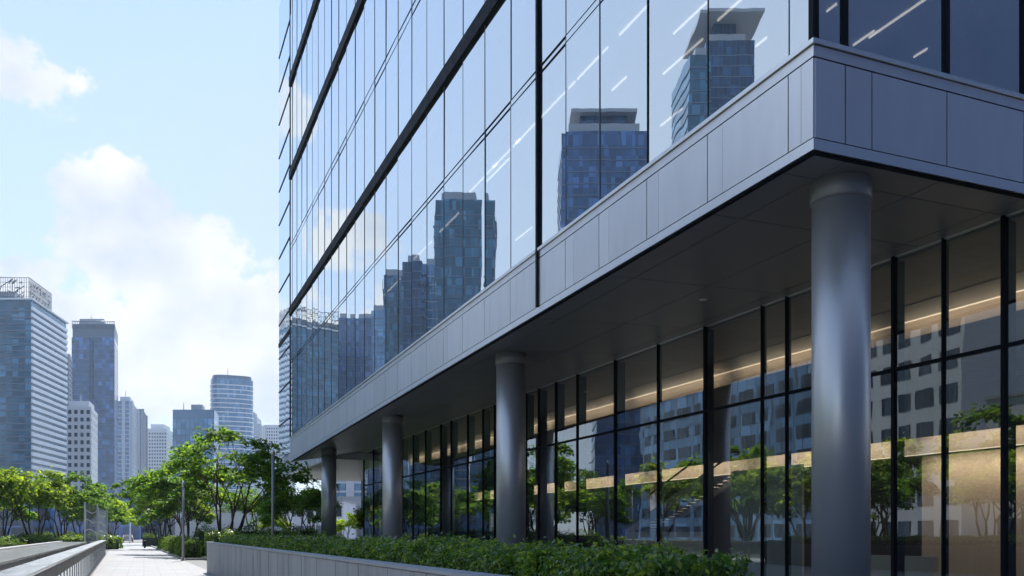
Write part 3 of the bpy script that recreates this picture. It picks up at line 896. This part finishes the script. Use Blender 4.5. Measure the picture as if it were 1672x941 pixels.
hedge('hedge', [((-4.6, 92), (-4.9, 132), .18, 130)], 1.2, .1, 1.5, None, None, M['hedge_lime'], 'hedge on the far left verge of the path beyond the railing', 13, .12, .3)

# ------------------------------------------------------------------ planter wall
pl = MB().box(2.40, 2.62, 1.5, 38.6, -.02, 1.24).build('planter', M['concrete'], None, .012)
tag(pl, 'long board-marked concrete planter wall beside the path holding the dark hedge', 'planter')
MB().box(2.385, 2.635, 1.5, 38.62, 1.243, 1.275).build('coping', M['coping'], pl, .006)
MB().box(2.625, 4.2, 38.38, 38.6, -.02, 1.24).build('end_wall', M['concrete'], pl, .012)
MB().box(3.98, 4.2, 1.5, 38.37, -.02, 1.10).build('rear_wall', M['concrete'], pl, .012)
MB().box(2.625, 3.975, 1.5, 38.37, 0, 1.02).build('soil_bed', M['soil'], pl)
jn = MB()
for i in range(26):
    yy_ = 37.2 - i * 1.4
    if yy_ > 2: jn.box(2.3975, 2.4005, yy_ - .003, yy_ + .003, 0, 1.235)
jn.build('panel_joint', M['gap'], pl)

# ------------------------------------------------------------------ railing and stone ledge on the left of the path
RE = -1.82 - .0223 * 20    # right edge at y = 57


def pp(off_, y): return (RE + off_ - .0223 * (y - 57), y)


Y0R, Y1R = -2.0, 76.0
rail = MB().prism([pp(-.43, Y0R), pp(0, Y0R), pp(0, Y1R), pp(-.43, Y1R)], 1.075, 1.12).build('railing', M['steel'], None, .006)
tag(rail, 'long stainless steel railing with wide flat cap along the left edge of the path', 'railing')
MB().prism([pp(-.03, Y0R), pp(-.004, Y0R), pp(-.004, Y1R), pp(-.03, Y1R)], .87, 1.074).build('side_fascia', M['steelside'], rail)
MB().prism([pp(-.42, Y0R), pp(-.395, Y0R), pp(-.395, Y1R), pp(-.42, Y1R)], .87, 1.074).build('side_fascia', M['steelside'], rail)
npost = 0
y = 8.0
while y < Y1R:
    x0, _ = pp(-.10, y)
    pm = MB().box(x0 - .03, x0 + .03, y - .012, y + .012, 0, 1.07)
    pm.box(x0 - .07, x0 + .07, y - .05, y + .05, .007, .02)
    pm.build('post', M['steel'], rail); npost += 1; y += 1.15
y = 8.0
while y < Y1R - 1.2:
    c0, c1 = pp(-.09, y + .1), pp(-.09, y + 1.05)
    MB().prism([(c0[0] - .006, c0[1]), (c0[0] + .006, c0[1]), (c1[0] + .006, c1[1]), (c1[0] - .006, c1[1])], .12, .86).build('glass_infill', M['glass_lobby'], rail); y += 1.15
ld = MB().prism([pp(-3.1, Y0R), pp(-1.35, Y0R), pp(-1.35, 75), pp(-3.1, 75)], .93, .99).build('stone_ledge', M['ledge'], None, .008)
tag(ld, 'wide polished grey stone ledge left of the steel railing', 'ledge')
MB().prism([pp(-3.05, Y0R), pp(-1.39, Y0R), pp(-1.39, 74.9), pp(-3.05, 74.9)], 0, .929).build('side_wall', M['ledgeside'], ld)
MB().prism([pp(-3.35, Y0R), pp(-3.0, Y0R), pp(-3.0, 75), pp(-3.35, 75)], .992, 1.06).build('raised_rim', M['coping'], ld, .006)

# ------------------------------------------------------------------ poles, sign, planter box, bollard, car


def lamp_post(loc, h, r, label, mat):
    o = MB().tube([(loc[0], loc[1], 0), (loc[0], loc[1], h)], [r * 1.1, r * .85], 14).build('lamp_post', mat)
    tag(o, label, 'lamp post')
    MB().lathe(loc[0], loc[1], [(r * 2.2, .0), (r * 2.2, .04), (r * 1.3, .06)], 20).build('base_plate', mat, o)
    MB().lathe(loc[0], loc[1], [(r * 1.0, h + .001), (r * 1.25, h + .05), (r * .9, h + .32), (r * .2, h + .36)], 16).build('lamp_head', M['steel'], o)
    return o


p = gxy(299, 52.5); lamp_post(p, 4.4, .07, 'slim grey lamp post at the corner of the kerb by the path', M['pole'])
p = gxy(445.5, 50); lamp_post(p, 6.1, .085, 'tall pale grey pole behind the planter, left of the overhang corner', M['pole'])
p = gxy(212.5, 150); lamp_post(p, 4.6, .12, 'thin white pole far down at the end of the path', M['white'])


def sign(u0, u1, zc, h, label):
    a, b = gxy(u0, zc), gxy(u1, zc + 4)
    root = MB().hexa([(a[0], a[1], .5), (b[0], b[1], .5), (b[0], b[1] + .03, .5), (a[0], a[1] + .03, .5), (a[0], a[1], h), (b[0], b[1], h - .12), (b[0], b[1] + .03, h - .12), (a[0], a[1] + .03, h)]).build('glass_sign', M['sign'])
    tag(root, label, 'sign')
    for q in (a, b):
        MB().box(q[0] - .06, q[0] + .06, q[1] - .10, q[1] - .01, 0, h + .05).build('post', M['white'], root)
    # pale printed bands on the glass
    wv = MB(); n_ = 14
    for j in range(3):
        zz = h * (.42 + .2 * j)
        for i in range(n_):
            f0, f1 = i / n_, (i + 1) / n_
            x0_, x1_ = a[0] + (b[0] - a[0]) * (.04 + .92 * f0), a[0] + (b[0] - a[0]) * (.04 + .92 * f1)
            y0_, y1_ = a[1] + (b[1] - a[1]) * (.04 + .92 * f0) - .006, a[1] + (b[1] - a[1]) * (.04 + .92 * f1) - .006
            s0, s1 = math.sin(f0 * 5 + j) * .13, math.sin(f1 * 5 + j) * .13
            wv.quad((x0_, y0_, zz + s0), (x1_, y1_, zz + s1), (x1_, y1_, zz + s1 + .10), (x0_, y0_, zz + s0 + .10))
    wv.build('printed_wave', M['white'], root)


sign(138.5, 159, 78, 4.35, 'clear glass sign panel with pale wavy print, larger one nearer the camera')
sign(160.5, 175, 86, 4.1, 'clear glass sign panel with pale print, smaller one behind')

p = gxy(245, 112)
bx = MB().box(p[0] - .9, p[0] + .9, p[1] - .5, p[1] + .5, 0, 1.05).build('planter_box', plain('dark_planter', (.05, .055, .06), .5), None, .02)
tag(bx, 'dark square planter box on the right edge of the far path', 'planter box')
rg_ = np.random.default_rng(3); nn = 700
leaves('foliage', np.column_stack([p[0] + rg_.uniform(-.9, .9, nn), p[1] + rg_.uniform(-.5, .5, nn), 1.05 + np.abs(rg_.normal(0, .28, nn))]), np.tile([0, 0, 1.], (nn, 1)), np.full(nn, .17), M['hedge_lime'], bx, 3)
p = gxy(236.5, 100)
bo = MB().lathe(p[0], p[1], [(.10, 0), (.10, .95), (.085, 1.0)], 20).build('bollard', M['dark']); tag(bo, 'dark bollard on the path edge beside the planter box', 'bollard')
MB().lathe(p[0], p[1], [(.103, .82), (.103, .90)], 20).build('reflector_ring', M['white'], bo)

# car parked across the end of the path
cx, cy, _ = gxy(209, 165)
car = empty('parked_car', (cx, cy, 0), 'silver car seen from behind at the far end of the path', 'car')
bd = MB()
prof = [(-2.1, .32), (2.1, .32), (2.15, .75), (1.5, .95), (.9, 1.42), (-1.2, 1.45), (-1.95, .98), (-2.15, .8)]


def car_shell(mb, prof, hw, top_in):
    n = len(mb.v)
    for sgn in (-1, 1):
        for (l, z) in prof:
            w_ = hw - (top_in if z > 1.1 else 0)
            mb.v.append((cx + sgn * w_, cy + l, z))
    kq = len(prof)
    mb.f.append(tuple(n + i for i in range(kq))); mb.f.append(tuple(n + kq + i for i in reversed(range(kq)))); mb.sm += [False, False]
    for i in range(kq):
        j = (i + 1) % kq; mb.f.append((n + j, n + i, n + kq + i, n + kq + j)); mb.sm.append(False)


car_shell(bd, prof, .9, .16)
body = bd.build('body', M['carpaint'], car, .06)
MB().hexa([(cx - .72, cy - 1.93, 1.02), (cx + .72, cy - 1.93, 1.02), (cx + .66, cy - 1.30, 1.42), (cx - .66, cy - 1.30, 1.42), (cx - .72, cy - 1.96, 1.03), (cx + .72, cy - 1.96, 1.03), (cx + .66, cy - 1.33, 1.435), (cx - .66, cy - 1.33, 1.435)]).build('rear_window', M['dark'], car)
for sgn in (-1, 1):
    MB().box(cx + sgn * .72 - .14, cx + sgn * .72 + .14, cy - 2.19, cy - 2.10, .72, .88).build('tail_light', M['redlamp'], car)
    for l in (-1.3, 1.35):
        wheel = MB(); n = len(wheel.v); sg = 20; x0 = cx + sgn * .80
        wheel.tube([(x0 - .1, cy + l, .33), (x0 + .1, cy + l, .33)], [.33, .33], 20)
        wo = wheel.build('wheel', M['tyre'], car)
        rim = MB().tube([(x0 - .105, cy + l, .33), (x0 + .105, cy + l, .33)], [.2, .2], 16).build('rim', M['steel'], wo)
MB().box(cx - .26, cx + .26, cy - 2.185, cy - 2.15, .5, .62).build('number_plate', M['white'], car)

# ------------------------------------------------------------------ low buildings behind the trees


def low_block(name, p0, p1, depth, h, mat, label, cat='building', wins=0, winmat=None, roofmat=None):
    p0 = Vector((p0[0], p0[1], 0)); p1 = Vector((p1[0], p1[1], 0))
    t = (p1 - p0).normalized(); nrm = Vector((t.y, -t.x, 0)) * -1
    q = [p0, p1, p1 + nrm * depth, p0 + nrm * depth]
    root = MB().prism([(v.x, v.y) for v in q], 0, h).build(name, mat); tag(root, label, cat)
    rf = MB().prism([(v.x, v.y) for v in [p0 - t * .15 - nrm * .15, p1 + t * .15 - nrm * .15, q[2] + t * .15, q[3] - t * .15]], h + .003, h + .3)
    rf.build('roof', roofmat or M['coping'], root)
    L = (p1 - p0).length
    for i in range(wins):
        a = L * (i + .15) / wins; b = L * (i + .85) / wins
        for fz in range(max(1, int(h // 4))):
            za, zb2 = fz * 4 + 1.0, fz * 4 + 3.2
            A, B = p0 + t * a - nrm * .04, p0 + t * b - nrm * .04
            wm = MB().hexa([(A.x, A.y, za), (B.x, B.y, za), (B.x + nrm.x * .2, B.y + nrm.y * .2, za), (A.x + nrm.x * .2, A.y + nrm.y * .2, za),
                            (A.x, A.y, zb2), (B.x, B.y, zb2), (B.x + nrm.x * .2, B.y + nrm.y * .2, zb2), (A.x + nrm.x * .2, A.y + nrm.y * .2, zb2)])
            wm.build('window', winmat or M['winglass'], root)
    return root


low_block('garden_wall', gxy(286, 140), gxy(470, 140), 3, 5.2, M['white'], 'long plain white wall behind the trees right of the path', 'wall')
low_block('white_building', gxy(452, 175), gxy(560, 175), 14, 8.0, M['white'], 'low white building behind the upright trees, left of the farthest column', 'building', 7)
low_block('white_building', gxy(552, 210), gxy(640, 210), 14, 10.2, M['grey_tower'], 'low grey building seen between the farthest column and the lobby glass', 'building', 6)
low_block('podium_building', gxy(-230, 235), gxy(88, 215), 30, 12.0, M['tw_blue'], 'low blue glass podium building behind the left row of trees', 'building', 9, M['winglass'])
low_block('dark_building', gxy(118, 262), gxy(262, 262), 20, 10.5, plain('dark_blue_cladding', (.05, .07, .11), .5), 'low dark building closing the far end of the path', 'building', 8, M['winglass'])

# ------------------------------------------------------------------ towers


def tower(name, label, foot, h, body, style, fh=3.8, bandmat=None, band=(.0, .9), out=.25, crown=None, mull=0):
    """foot: 4 points anticlockwise; style 'band' floor bands, 'punch' rows of windows, 'fins' vertical piers"""
    pts = [Vector((p[0], p[1], 0)) for p in foot]
    ar = sum(pts[i].x * pts[(i + 1) % len(pts)].y - pts[(i + 1) % len(pts)].x * pts[i].y for i in range(len(pts)))
    if ar < 0: pts.reverse()
    root = MB().prism([(p.x, p.y) for p in pts], 0, h).build(name, body); tag(root, label, 'tower')
    c = sum(pts, Vector()) / len(pts)
    nfl = int(h // fh)

    def grown(d):
        k_ = len(pts); o = []
        for i in range(k_):
            e1 = (pts[i] - pts[i - 1]).normalized(); e2 = (pts[(i + 1) % k_] - pts[i]).normalized()
            n1 = Vector((e1.y, -e1.x, 0)); n2 = Vector((e2.y, -e2.x, 0)); b_ = (n1 + n2).normalized()
            o.append(pts[i] + b_ * d / max(.35, b_.dot(n1)))
        return [(q.x, q.y) for q in o]
    start = max(0, nfl - 60)
    if style == 'band':
        gp = grown(out)
        for i in range(start, nfl):
            MB().prism(gp, i * fh + band[0], i * fh + band[1]).build('floor_band', bandmat, root)
    elif style == 'punch':
        bulk = MB(); cnt = 0
        for i in reversed(range(start, nfl)):
            for e in range(len(pts)):
                a, b = pts[e], pts[(e + 1) % len(pts)]; L = (b - a).length; t = (b - a).normalized(); nn_ = Vector((t.y, -t.x, 0))
                faces = nn_.dot(-(a + b)) > 0
                k_ = max(1, int(L // 2.9))
                for w_ in range(k_):
                    s0, s1 = L * (w_ + .24) / k_, L * (w_ + .76) / k_
                    A, B = a + t * s0 + nn_ * .05, a + t * s1 + nn_ * .05; z0, z1 = i * fh + 1.0, i * fh + 2.9
                    own = faces and cnt < 99
                    m = MB() if own else bulk
                    m.hexa([(A.x, A.y, z0), (B.x, B.y, z0), (B.x - nn_.x * .3, B.y - nn_.y * .3, z0), (A.x - nn_.x * .3, A.y - nn_.y * .3, z0),
                            (A.x, A.y, z1), (B.x, B.y, z1), (B.x - nn_.x * .3, B.y - nn_.y * .3, z1), (A.x - nn_.x * .3, A.y - nn_.y * .3, z1)])
                    if own: m.build('window', M['winglass'], root); cnt += 1
        if bulk.v: bulk.build('window', M['winglass'], root)['kind'] = 'stuff'
    elif style == 'fins':
        for e in range(len(pts)):
            a, b = pts[e], pts[(e + 1) % len(pts)]; L = (b - a).length; t = (b - a).normalized(); nn_ = Vector((t.y, -t.x, 0))
            k_ = max(2, int(L // 6))
            for w_ in range(k_ + 1):
                if w_ % 2 and k_ > 2 and w_ not in (0, k_): continue
                A = a + t * (L * w_ / k_); wd = 1.5
                p1_, p2_ = A - t * wd, A + t * wd
                MB().hexa([(p1_.x, p1_.y, 0), (p1_.x + nn_.x * .6, p1_.y + nn_.y * .6, 0), (p2_.x + nn_.x * .6, p2_.y + nn_.y * .6, 0), (p2_.x, p2_.y, 0),
                           (p1_.x, p1_.y, h), (p1_.x + nn_.x * .6, p1_.y + nn_.y * .6, h), (p2_.x + nn_.x * .6, p2_.y + nn_.y * .6, h), (p2_.x, p2_.y, h)]).build('pier', bandmat or M['white_tower'], root)
        gp = grown(.2)
        for i in range(start, nfl): MB().prism(gp, i * fh, i * fh + .8).build('floor_band', bandmat or M['white_tower'], root)
    return root, pts, grown


def quadfoot(u0, u1, u2, z1, z2, z0=None):
    """front-left, front-right corner, right-rear corner seen at pixels u0, u1, u2 and depths z0, z1, z2; fourth corner completes it"""
    a, b, c = at(u0, HOR, z0 or z1), at(u1, HOR, z1), at(u2, HOR, z2)
    return [a, b, c, a + c - b]


def hgt(v, zc): return 1.6 + zc * (HOR - v) / FP


# A: banded tower with screen crown
fA = quadfoot(-70, 51, 108, 500, 556)
hA = hgt(490, 500)
tA, ptsA, grA = tower('banded_tower', 'tall tower at far left with white floor bands and a lattice crown', fA, hA, M['tw_teal'], 'band', 3.75, M['bandblue'], (0, .7), .3)
gA = [Vector((*q, 0)) for q in grA(.0)]
# the white parapet bands of the right side are deep, one to a floor
e_b, e_c = at(51, HOR, 500), at(108, HOR, 556)
tt = (e_c - e_b).normalized(); nnv = Vector((tt.y, -tt.x, 0))
for i in range(int(hA // 3.75)):
    z = i * 3.75 + .81; dz = 2.0
    p1_, p2_ = e_b - tt * .2, e_c + tt * .3
    MB().hexa([(p1_.x, p1_.y, z), (p1_.x + nnv.x * .8, p1_.y + nnv.y * .8, z), (p2_.x + nnv.x * .8, p2_.y + nnv.y * .8, z), (p2_.x, p2_.y, z),
               (p1_.x, p1_.y, z + dz), (p1_.x + nnv.x * .8, p1_.y + nnv.y * .8, z + dz), (p2_.x + nnv.x * .8, p2_.y + nnv.y * .8, z + dz), (p2_.x, p2_.y, z + dz)]).build('side_band', M['band'], tA)
cr_ = MB(); cz0, cz1 = hA + .5, hgt(453, 505)
ca = [at(-60, HOR, 505), at(47, HOR, 505), at(84, HOR, 540)]
MB().prism([tuple(grA(1.2)[i]) for i in range(4)], hA + .002, hA + .8).build('roof', M['band'], tA)
MB().prism([(q.x, q.y) for q in quadfoot(-66, 24, 40, 506, 520)], hA + .81, hA + 6.5).build('roof_plant', M['grey_tower'], tA)
rl = random.Random(2)
for (p_, q_) in ((ca[0], ca[1]), (ca[1], ca[2])):
    L = (q_ - p_).length; t_ = (q_ - p_).normalized(); n_ = int(L / 1.3)

    def bar(s0, z0, s1, z1, w_=.16):
        A, B = p_ + t_ * s0, p_ + t_ * s1
        cr_.tube([(A.x, A.y, z0), (B.x, B.y, z1)], [w_, w_], 4)
    for i in range(n_ + 1): bar(L * i / n_, cz0, L * i / n_, cz1, .14)
    for j in range(6): bar(0, cz0 + (cz1 - cz0) * j / 5, L, cz0 + (cz1 - cz0) * j / 5, .22 if j in (0, 5) else .12)
    for i in range(int(n_ * 1.8)):
        s0 = rl.uniform(0, L - 3); z0 = rl.uniform(cz0, cz1 - 2); bar(s0, z0, s0 + rl.uniform(1, 3), z0 + rl.choice((-1, 1)) * rl.uniform(.5, 2) + 1, .26)
cr_.build('lattice_crown', plain('crown_steel', (.10, .12, .15), .5), tA)

# B: dark blue tower
fB = quadfoot(117, 187, 193, 700, 740); hB = hgt(551, 700)
tB, ptsB, grB = tower('blue_tower', 'slim dark blue glass tower with a boxed flat crown, right of the banded tower', fB, hB, M['tw_blue'], 'band', 4.0, M['bandblue'], (0, .35), .15)
MB().prism(quadfoot(118.5, 187, 192.5, 700.4, 739), hB + .01, hgt(529, 700)).build('crown_box', plain('crown_metal', (.10, .13, .18), .4, .4), tB)
fr_ = MB()
a_, b_ = at(118, HOR, 699.5), at(187.3, HOR, 699.5); tb_ = (b_ - a_).normalized(); LB = (b_ - a_).length; z0, z1 = hgt(533, 700), hgt(525, 700)
for i in range(25):
    q_ = a_ + tb_ * (LB * i / 24); fr_.tube([(q_.x, q_.y, z0 - 2), (q_.x, q_.y, z1)], [.2, .2], 4)
fr_.tube([(a_.x, a_.y, z1), (b_.x, b_.y, z1)], [.35, .35], 4)
fr_.build('crown_rail', M['bandblue'], tB)
# the dark slot of the front, a strip of darker glass
A, B = at(146, HOR, 699.7), at(152, HOR, 699.7)
MB().hexa([(A.x, A.y - .3, 0), (B.x, B.y - .3, 0), (B.x, B.y + .4, 0), (A.x, A.y + .4, 0), (A.x, A.y - .3, hB - 1), (B.x, B.y - .3, hB - 1), (B.x, B.y + .4, hB - 1), (A.x, A.y + .4, hB - 1)]).build('dark_slot', M['tw_dark'], tB)

tC, _, grC = tower('white_tower', 'white block with punched windows between the banded and the blue tower', quadfoot(109, 149, 159.5, 420, 446), hgt(664, 420), M['white_tower'], 'punch', 3.6)
MB().prism(quadfoot(112, 146, 154, 424, 440), hgt(664, 420) + .01, hgt(655, 424)).build('roof_plant', M['white_tower'], tC)
tD, _, _ = tower('striped_tower', 'pale tower with vertical white piers right of the blue tower', quadfoot(190, 214, 223, 800, 850), hgt(655, 800), M['tw_pale'], 'fins', 3.8, M['white_tower'])
MB().prism(quadfoot(196, 212, 219, 806, 840), hgt(655, 800) + .01, hgt(648, 806)).build('roof_plant', M['white_tower'], tD)
tower('slim_tower', 'slim blue and white tower just right of the pale striped tower', quadfoot(221, 233, 238.5, 900, 950), hgt(668, 900), M['tw_blue'], 'fins', 3.8, M['grey_tower'])
tF, _, _ = tower('pale_tower', 'hazy pale block standing behind the trees, left of the blue slab', quadfoot(238, 272, 286, 1000, 1050), hgt(700, 1000), M['white_tower'], 'punch', 3.9)
MB().prism(quadfoot(246, 268, 278, 1008, 1040), hgt(700, 1000) + .01, hgt(693, 1008)).build('roof_plant', M['white_tower'], tF)
tG, _, grG = tower('blue_slab', 'broad blue glass slab above the tallest tree', quadfoot(282, 350, 357, 560, 590), hgt(684, 560), M['tw_pale'], 'band', 4.0, M['bandblue'], (0, .3), .12)
MB().prism(quadfoot(282, 350, 357, 560.2, 590), hgt(684, 560) + .01, hgt(669, 560)).build('crown_box', plain('slab_crown', (.16, .24, .36), .25, .3), tG)
# H: rounded tower
cH = at(378.5, HOR, 790); rH = 790 * 33 / FP
ftH = [(cH.x + rH * math.copysign(abs(math.cos(a)) ** .55, math.cos(a)), cH.y + rH * .8 * math.copysign(abs(math.sin(a)) ** .55, math.sin(a))) for a in [2 * math.pi * i / 28 for i in range(28)]]
tH, _, grH = tower('rounded_tower', 'rounded pale blue tower with thin floor lines, tallest above the right-hand trees', ftH, hgt(618, 775), M['tw_pale'], 'band', 4.0, M['band'], (0, .9), .2)
MB().prism(grH(-1.5), hgt(618, 775) + .01, hgt(612, 775)).build('crown_ring', M['bandblue'], tH)
tI, _, _ = tower('pale_tower', 'hazy white tower right of the rounded tower, with a stepped top', quadfoot(402, 424, 433, 950, 990), hgt(692, 950), M['white_tower'], 'fins', 3.9, M['white_tower'])
MB().prism(quadfoot(404, 420, 427, 953, 985), hgt(692, 950) + .01, hgt(681, 953)).build('roof_plant', M['white_tower'], tI)
tower('pale_tower', 'hazy white block touching the left edge of the office building', quadfoot(430, 470, 482, 1050, 1090), hgt(694, 1050), M['white_tower'], 'punch', 3.9)
tower('apartment_tower', 'white and blue apartment tower seen under the overhang by the farthest column', quadfoot(540, 604, 622, 330, 350), hgt(560, 330), M['tw_pale'], 'fins', 3.4, M['white_tower'])
tower('slim_tower', 'narrow grey slab between the banded tower and the blue tower', quadfoot(104, 114, 118, 640, 660), hgt(578, 640), M['grey_tower'], 'punch', 3.6)

def mast(p_, z, h, root):
    MB().tube([(p_.x, p_.y, z), (p_.x, p_.y, z + h * .6), (p_.x, p_.y, z + h)], [.35, .25, .08], 6).build('antenna', M['grey_tower'], root)


for (root, u, zc, v, h) in ((tB, 149, 712, 529, 9), (tB, 152, 715, 529, 6), (tC, 117, 430, 655, 7), (tC, 132, 432, 655, 5), (tD, 205, 815, 648, 7), (tG, 300, 568, 669, 6), (tH, 372, 790, 612, 8), (tA, 20, 512, 475, 9)):
    mast(at(u, HOR, zc), hgt(v, zc) - 1, h, root)
for (root, fq, v0, h) in ((tG, quadfoot(312, 330, 334, 566, 576), 669, 3.2), (tB, quadfoot(130, 170, 173, 706, 725), 529, 4), (tI, quadfoot(408, 416, 420, 956, 975), 681, 5)):
    z = hgt(v0, fq[1].length) ; z = hgt(v0, SN * fq[1].x + CS * fq[1].y)
    MB().prism(fq, z - 1.0, z + h).build('lift_house', M['grey_tower'], root)

# city left of the photograph: what the glass mirrors


def mirror_foot(u0, u1, zc, deep):
    a, b = at(u0, HOR, zc), at(u1, HOR, zc)
    a.x = 2 * FX - a.x; b.x = 2 * FX - b.x
    d = Vector((b.y - a.y, a.x - b.x, 0)).normalized() * deep
    if (a + d).length < a.length: d = -d
    return [a, b, b + d, a + d]


REF = [(527, 571, 800, 552, 'white_tower', 'punch', 'pale low tower mirrored beside the banded tower in the far panes', None),
       (566, 600, 620, 520, 'tw_blue', 'band', 'dark blue tower mirrored third from the far end of the facade', 'bandblue'),
       (594, 632, 520, 508, 'tw_pale', 'band', 'blue tower with uneven top mirrored in the middle panes of the facade', 'bandblue'),
       (629, 672, 430, 450, 'tw_teal', 'band', 'teal glass tower mirrored left of the dark mirrored block', 'bandblue'),
       (664, 697, 400, 427, 'tw_dark', 'band', 'dark block mirrored left of the tallest mid-facade reflection', 'bandblue'),
       (694, 724, 420, 432, 'tw_pale', 'band', 'pale teal tower mirrored just left of the tallest mid-facade reflection', 'band'),
       (718, 803, 340, 326, 'tw_teal', 'band', 'tall teal glass tower mirrored in the middle of the facade', 'bandblue'),
       (921, 1051, 300, 216, 'tw_blue', 'band', 'broad blue tower with a roof canopy mirrored right of the heavy mullion', 'bandblue'),
       (1124, 1166, 300, 88, 'tw_teal', 'band', 'narrow teal tower mirrored near the building corner', 'bandblue'),
       (1153, 1232, 330, 66, 'tw_dark', 'band', 'dark tower with slanted roof mirrored beside the building corner', 'bandblue'),
       (1228, 1330, 260, 150, 'tw_blue', 'band', 'stepped low block mirrored at the building corner', 'bandblue'),
       (455, 474, 900, 640, 'tw_teal', 'band', 'teal tower mirrored in the set-back wing', 'bandblue')]
for (u0, u1, zc, v, mt, stl, lab, bm_) in REF:
    h = hgt(v, zc)
    t_, p_, gr_ = tower('mirrored_tower', lab, mirror_foot(u0, u1, zc, 26), h, M[mt], stl, 4.0, M[bm_] if bm_ else None, (0, .4), .2)
    gq = gr_(-2.0)
    MB().prism(gq, h + .01, h + 3.5).build('roof_plant', M['grey_tower'], t_)
    if u0 == 921:
        MB().prism(gr_(-6), h + 3.51, h + 8).build('roof_core', M['tw_dark'], t_)
        MB().prism(gr_(-3), h + 8.01, h + 9.2).build('roof_canopy', M['grey_tower'], t_)
    if u0 == 1153:
        MB().prism(gr_(-5), h + 3.51, h + 9).build('roof_core', M['tw_dark'], t_); MB().prism(gr_(3), h + 9.01, h + 10.2).build('roof_canopy', M['grey_tower'], t_)
tower('mirrored_tower', 'tall dark tower, unseen and widened to darken the short end face that mirrors it', [(-45, -75), (190, -75), (190, -45), (-45, -45)], 120, plain('dark_stone', (.003, .020, .068), .7, 0, .1, .05, (1, 1, 1), .3), 'plain', 4)  # unseen tower behind the camera, widened and dimmed to darken the end face
low_block('terrace_block', (-46, 20), (-46, 66), 16, 15.5, M['white'], 'long pale mid-rise with window bands mirrored in the lobby glass', 'building', 4)
low_block('apartment_block', (-52, 74), (-56, 100), 16, 40, M['white_tower'], 'pale apartment block mirrored in the lobby glass left of the second column', 'building', 7)
low_block('brick_block', (-40, -6), (-44, 14), 14, 11.5, plain('brown_brick', (.16, .10, .07), .8), 'brown mid-rise mirrored in the lobby glass near the building corner', 'building', 6)

# ------------------------------------------------------------------ air
HAZE = 0.00014
if HAZE:
    hz = MB().box(-1300, 1300, -500, 2500, -2.0, 240).build('haze', None)
    hm = bpy.data.materials.new('haze'); hm.use_nodes = True; hn = hm.node_tree.nodes; hn.clear()
    ho = hn.new('ShaderNodeOutputMaterial'); hv = hn.new('ShaderNodeVolumePrincipled')
    hv.inputs['Color'].default_value = (.62, .79, 1, 1); hv.inputs['Density'].default_value = HAZE; hv.inputs['Anisotropy'].default_value = .3
    hm.node_tree.links.new(hv.outputs[0], ho.inputs['Volume']); hz.data.materials.append(hm)
    hz['kind'] = 'stuff'

low_block('glass_block', (-62, 104), (-68, 172), 16, 30, M['tw_pale'], 'pale blue glass mid-rise mirrored in the lobby glass beyond the pale apartment block', 'building', 12)
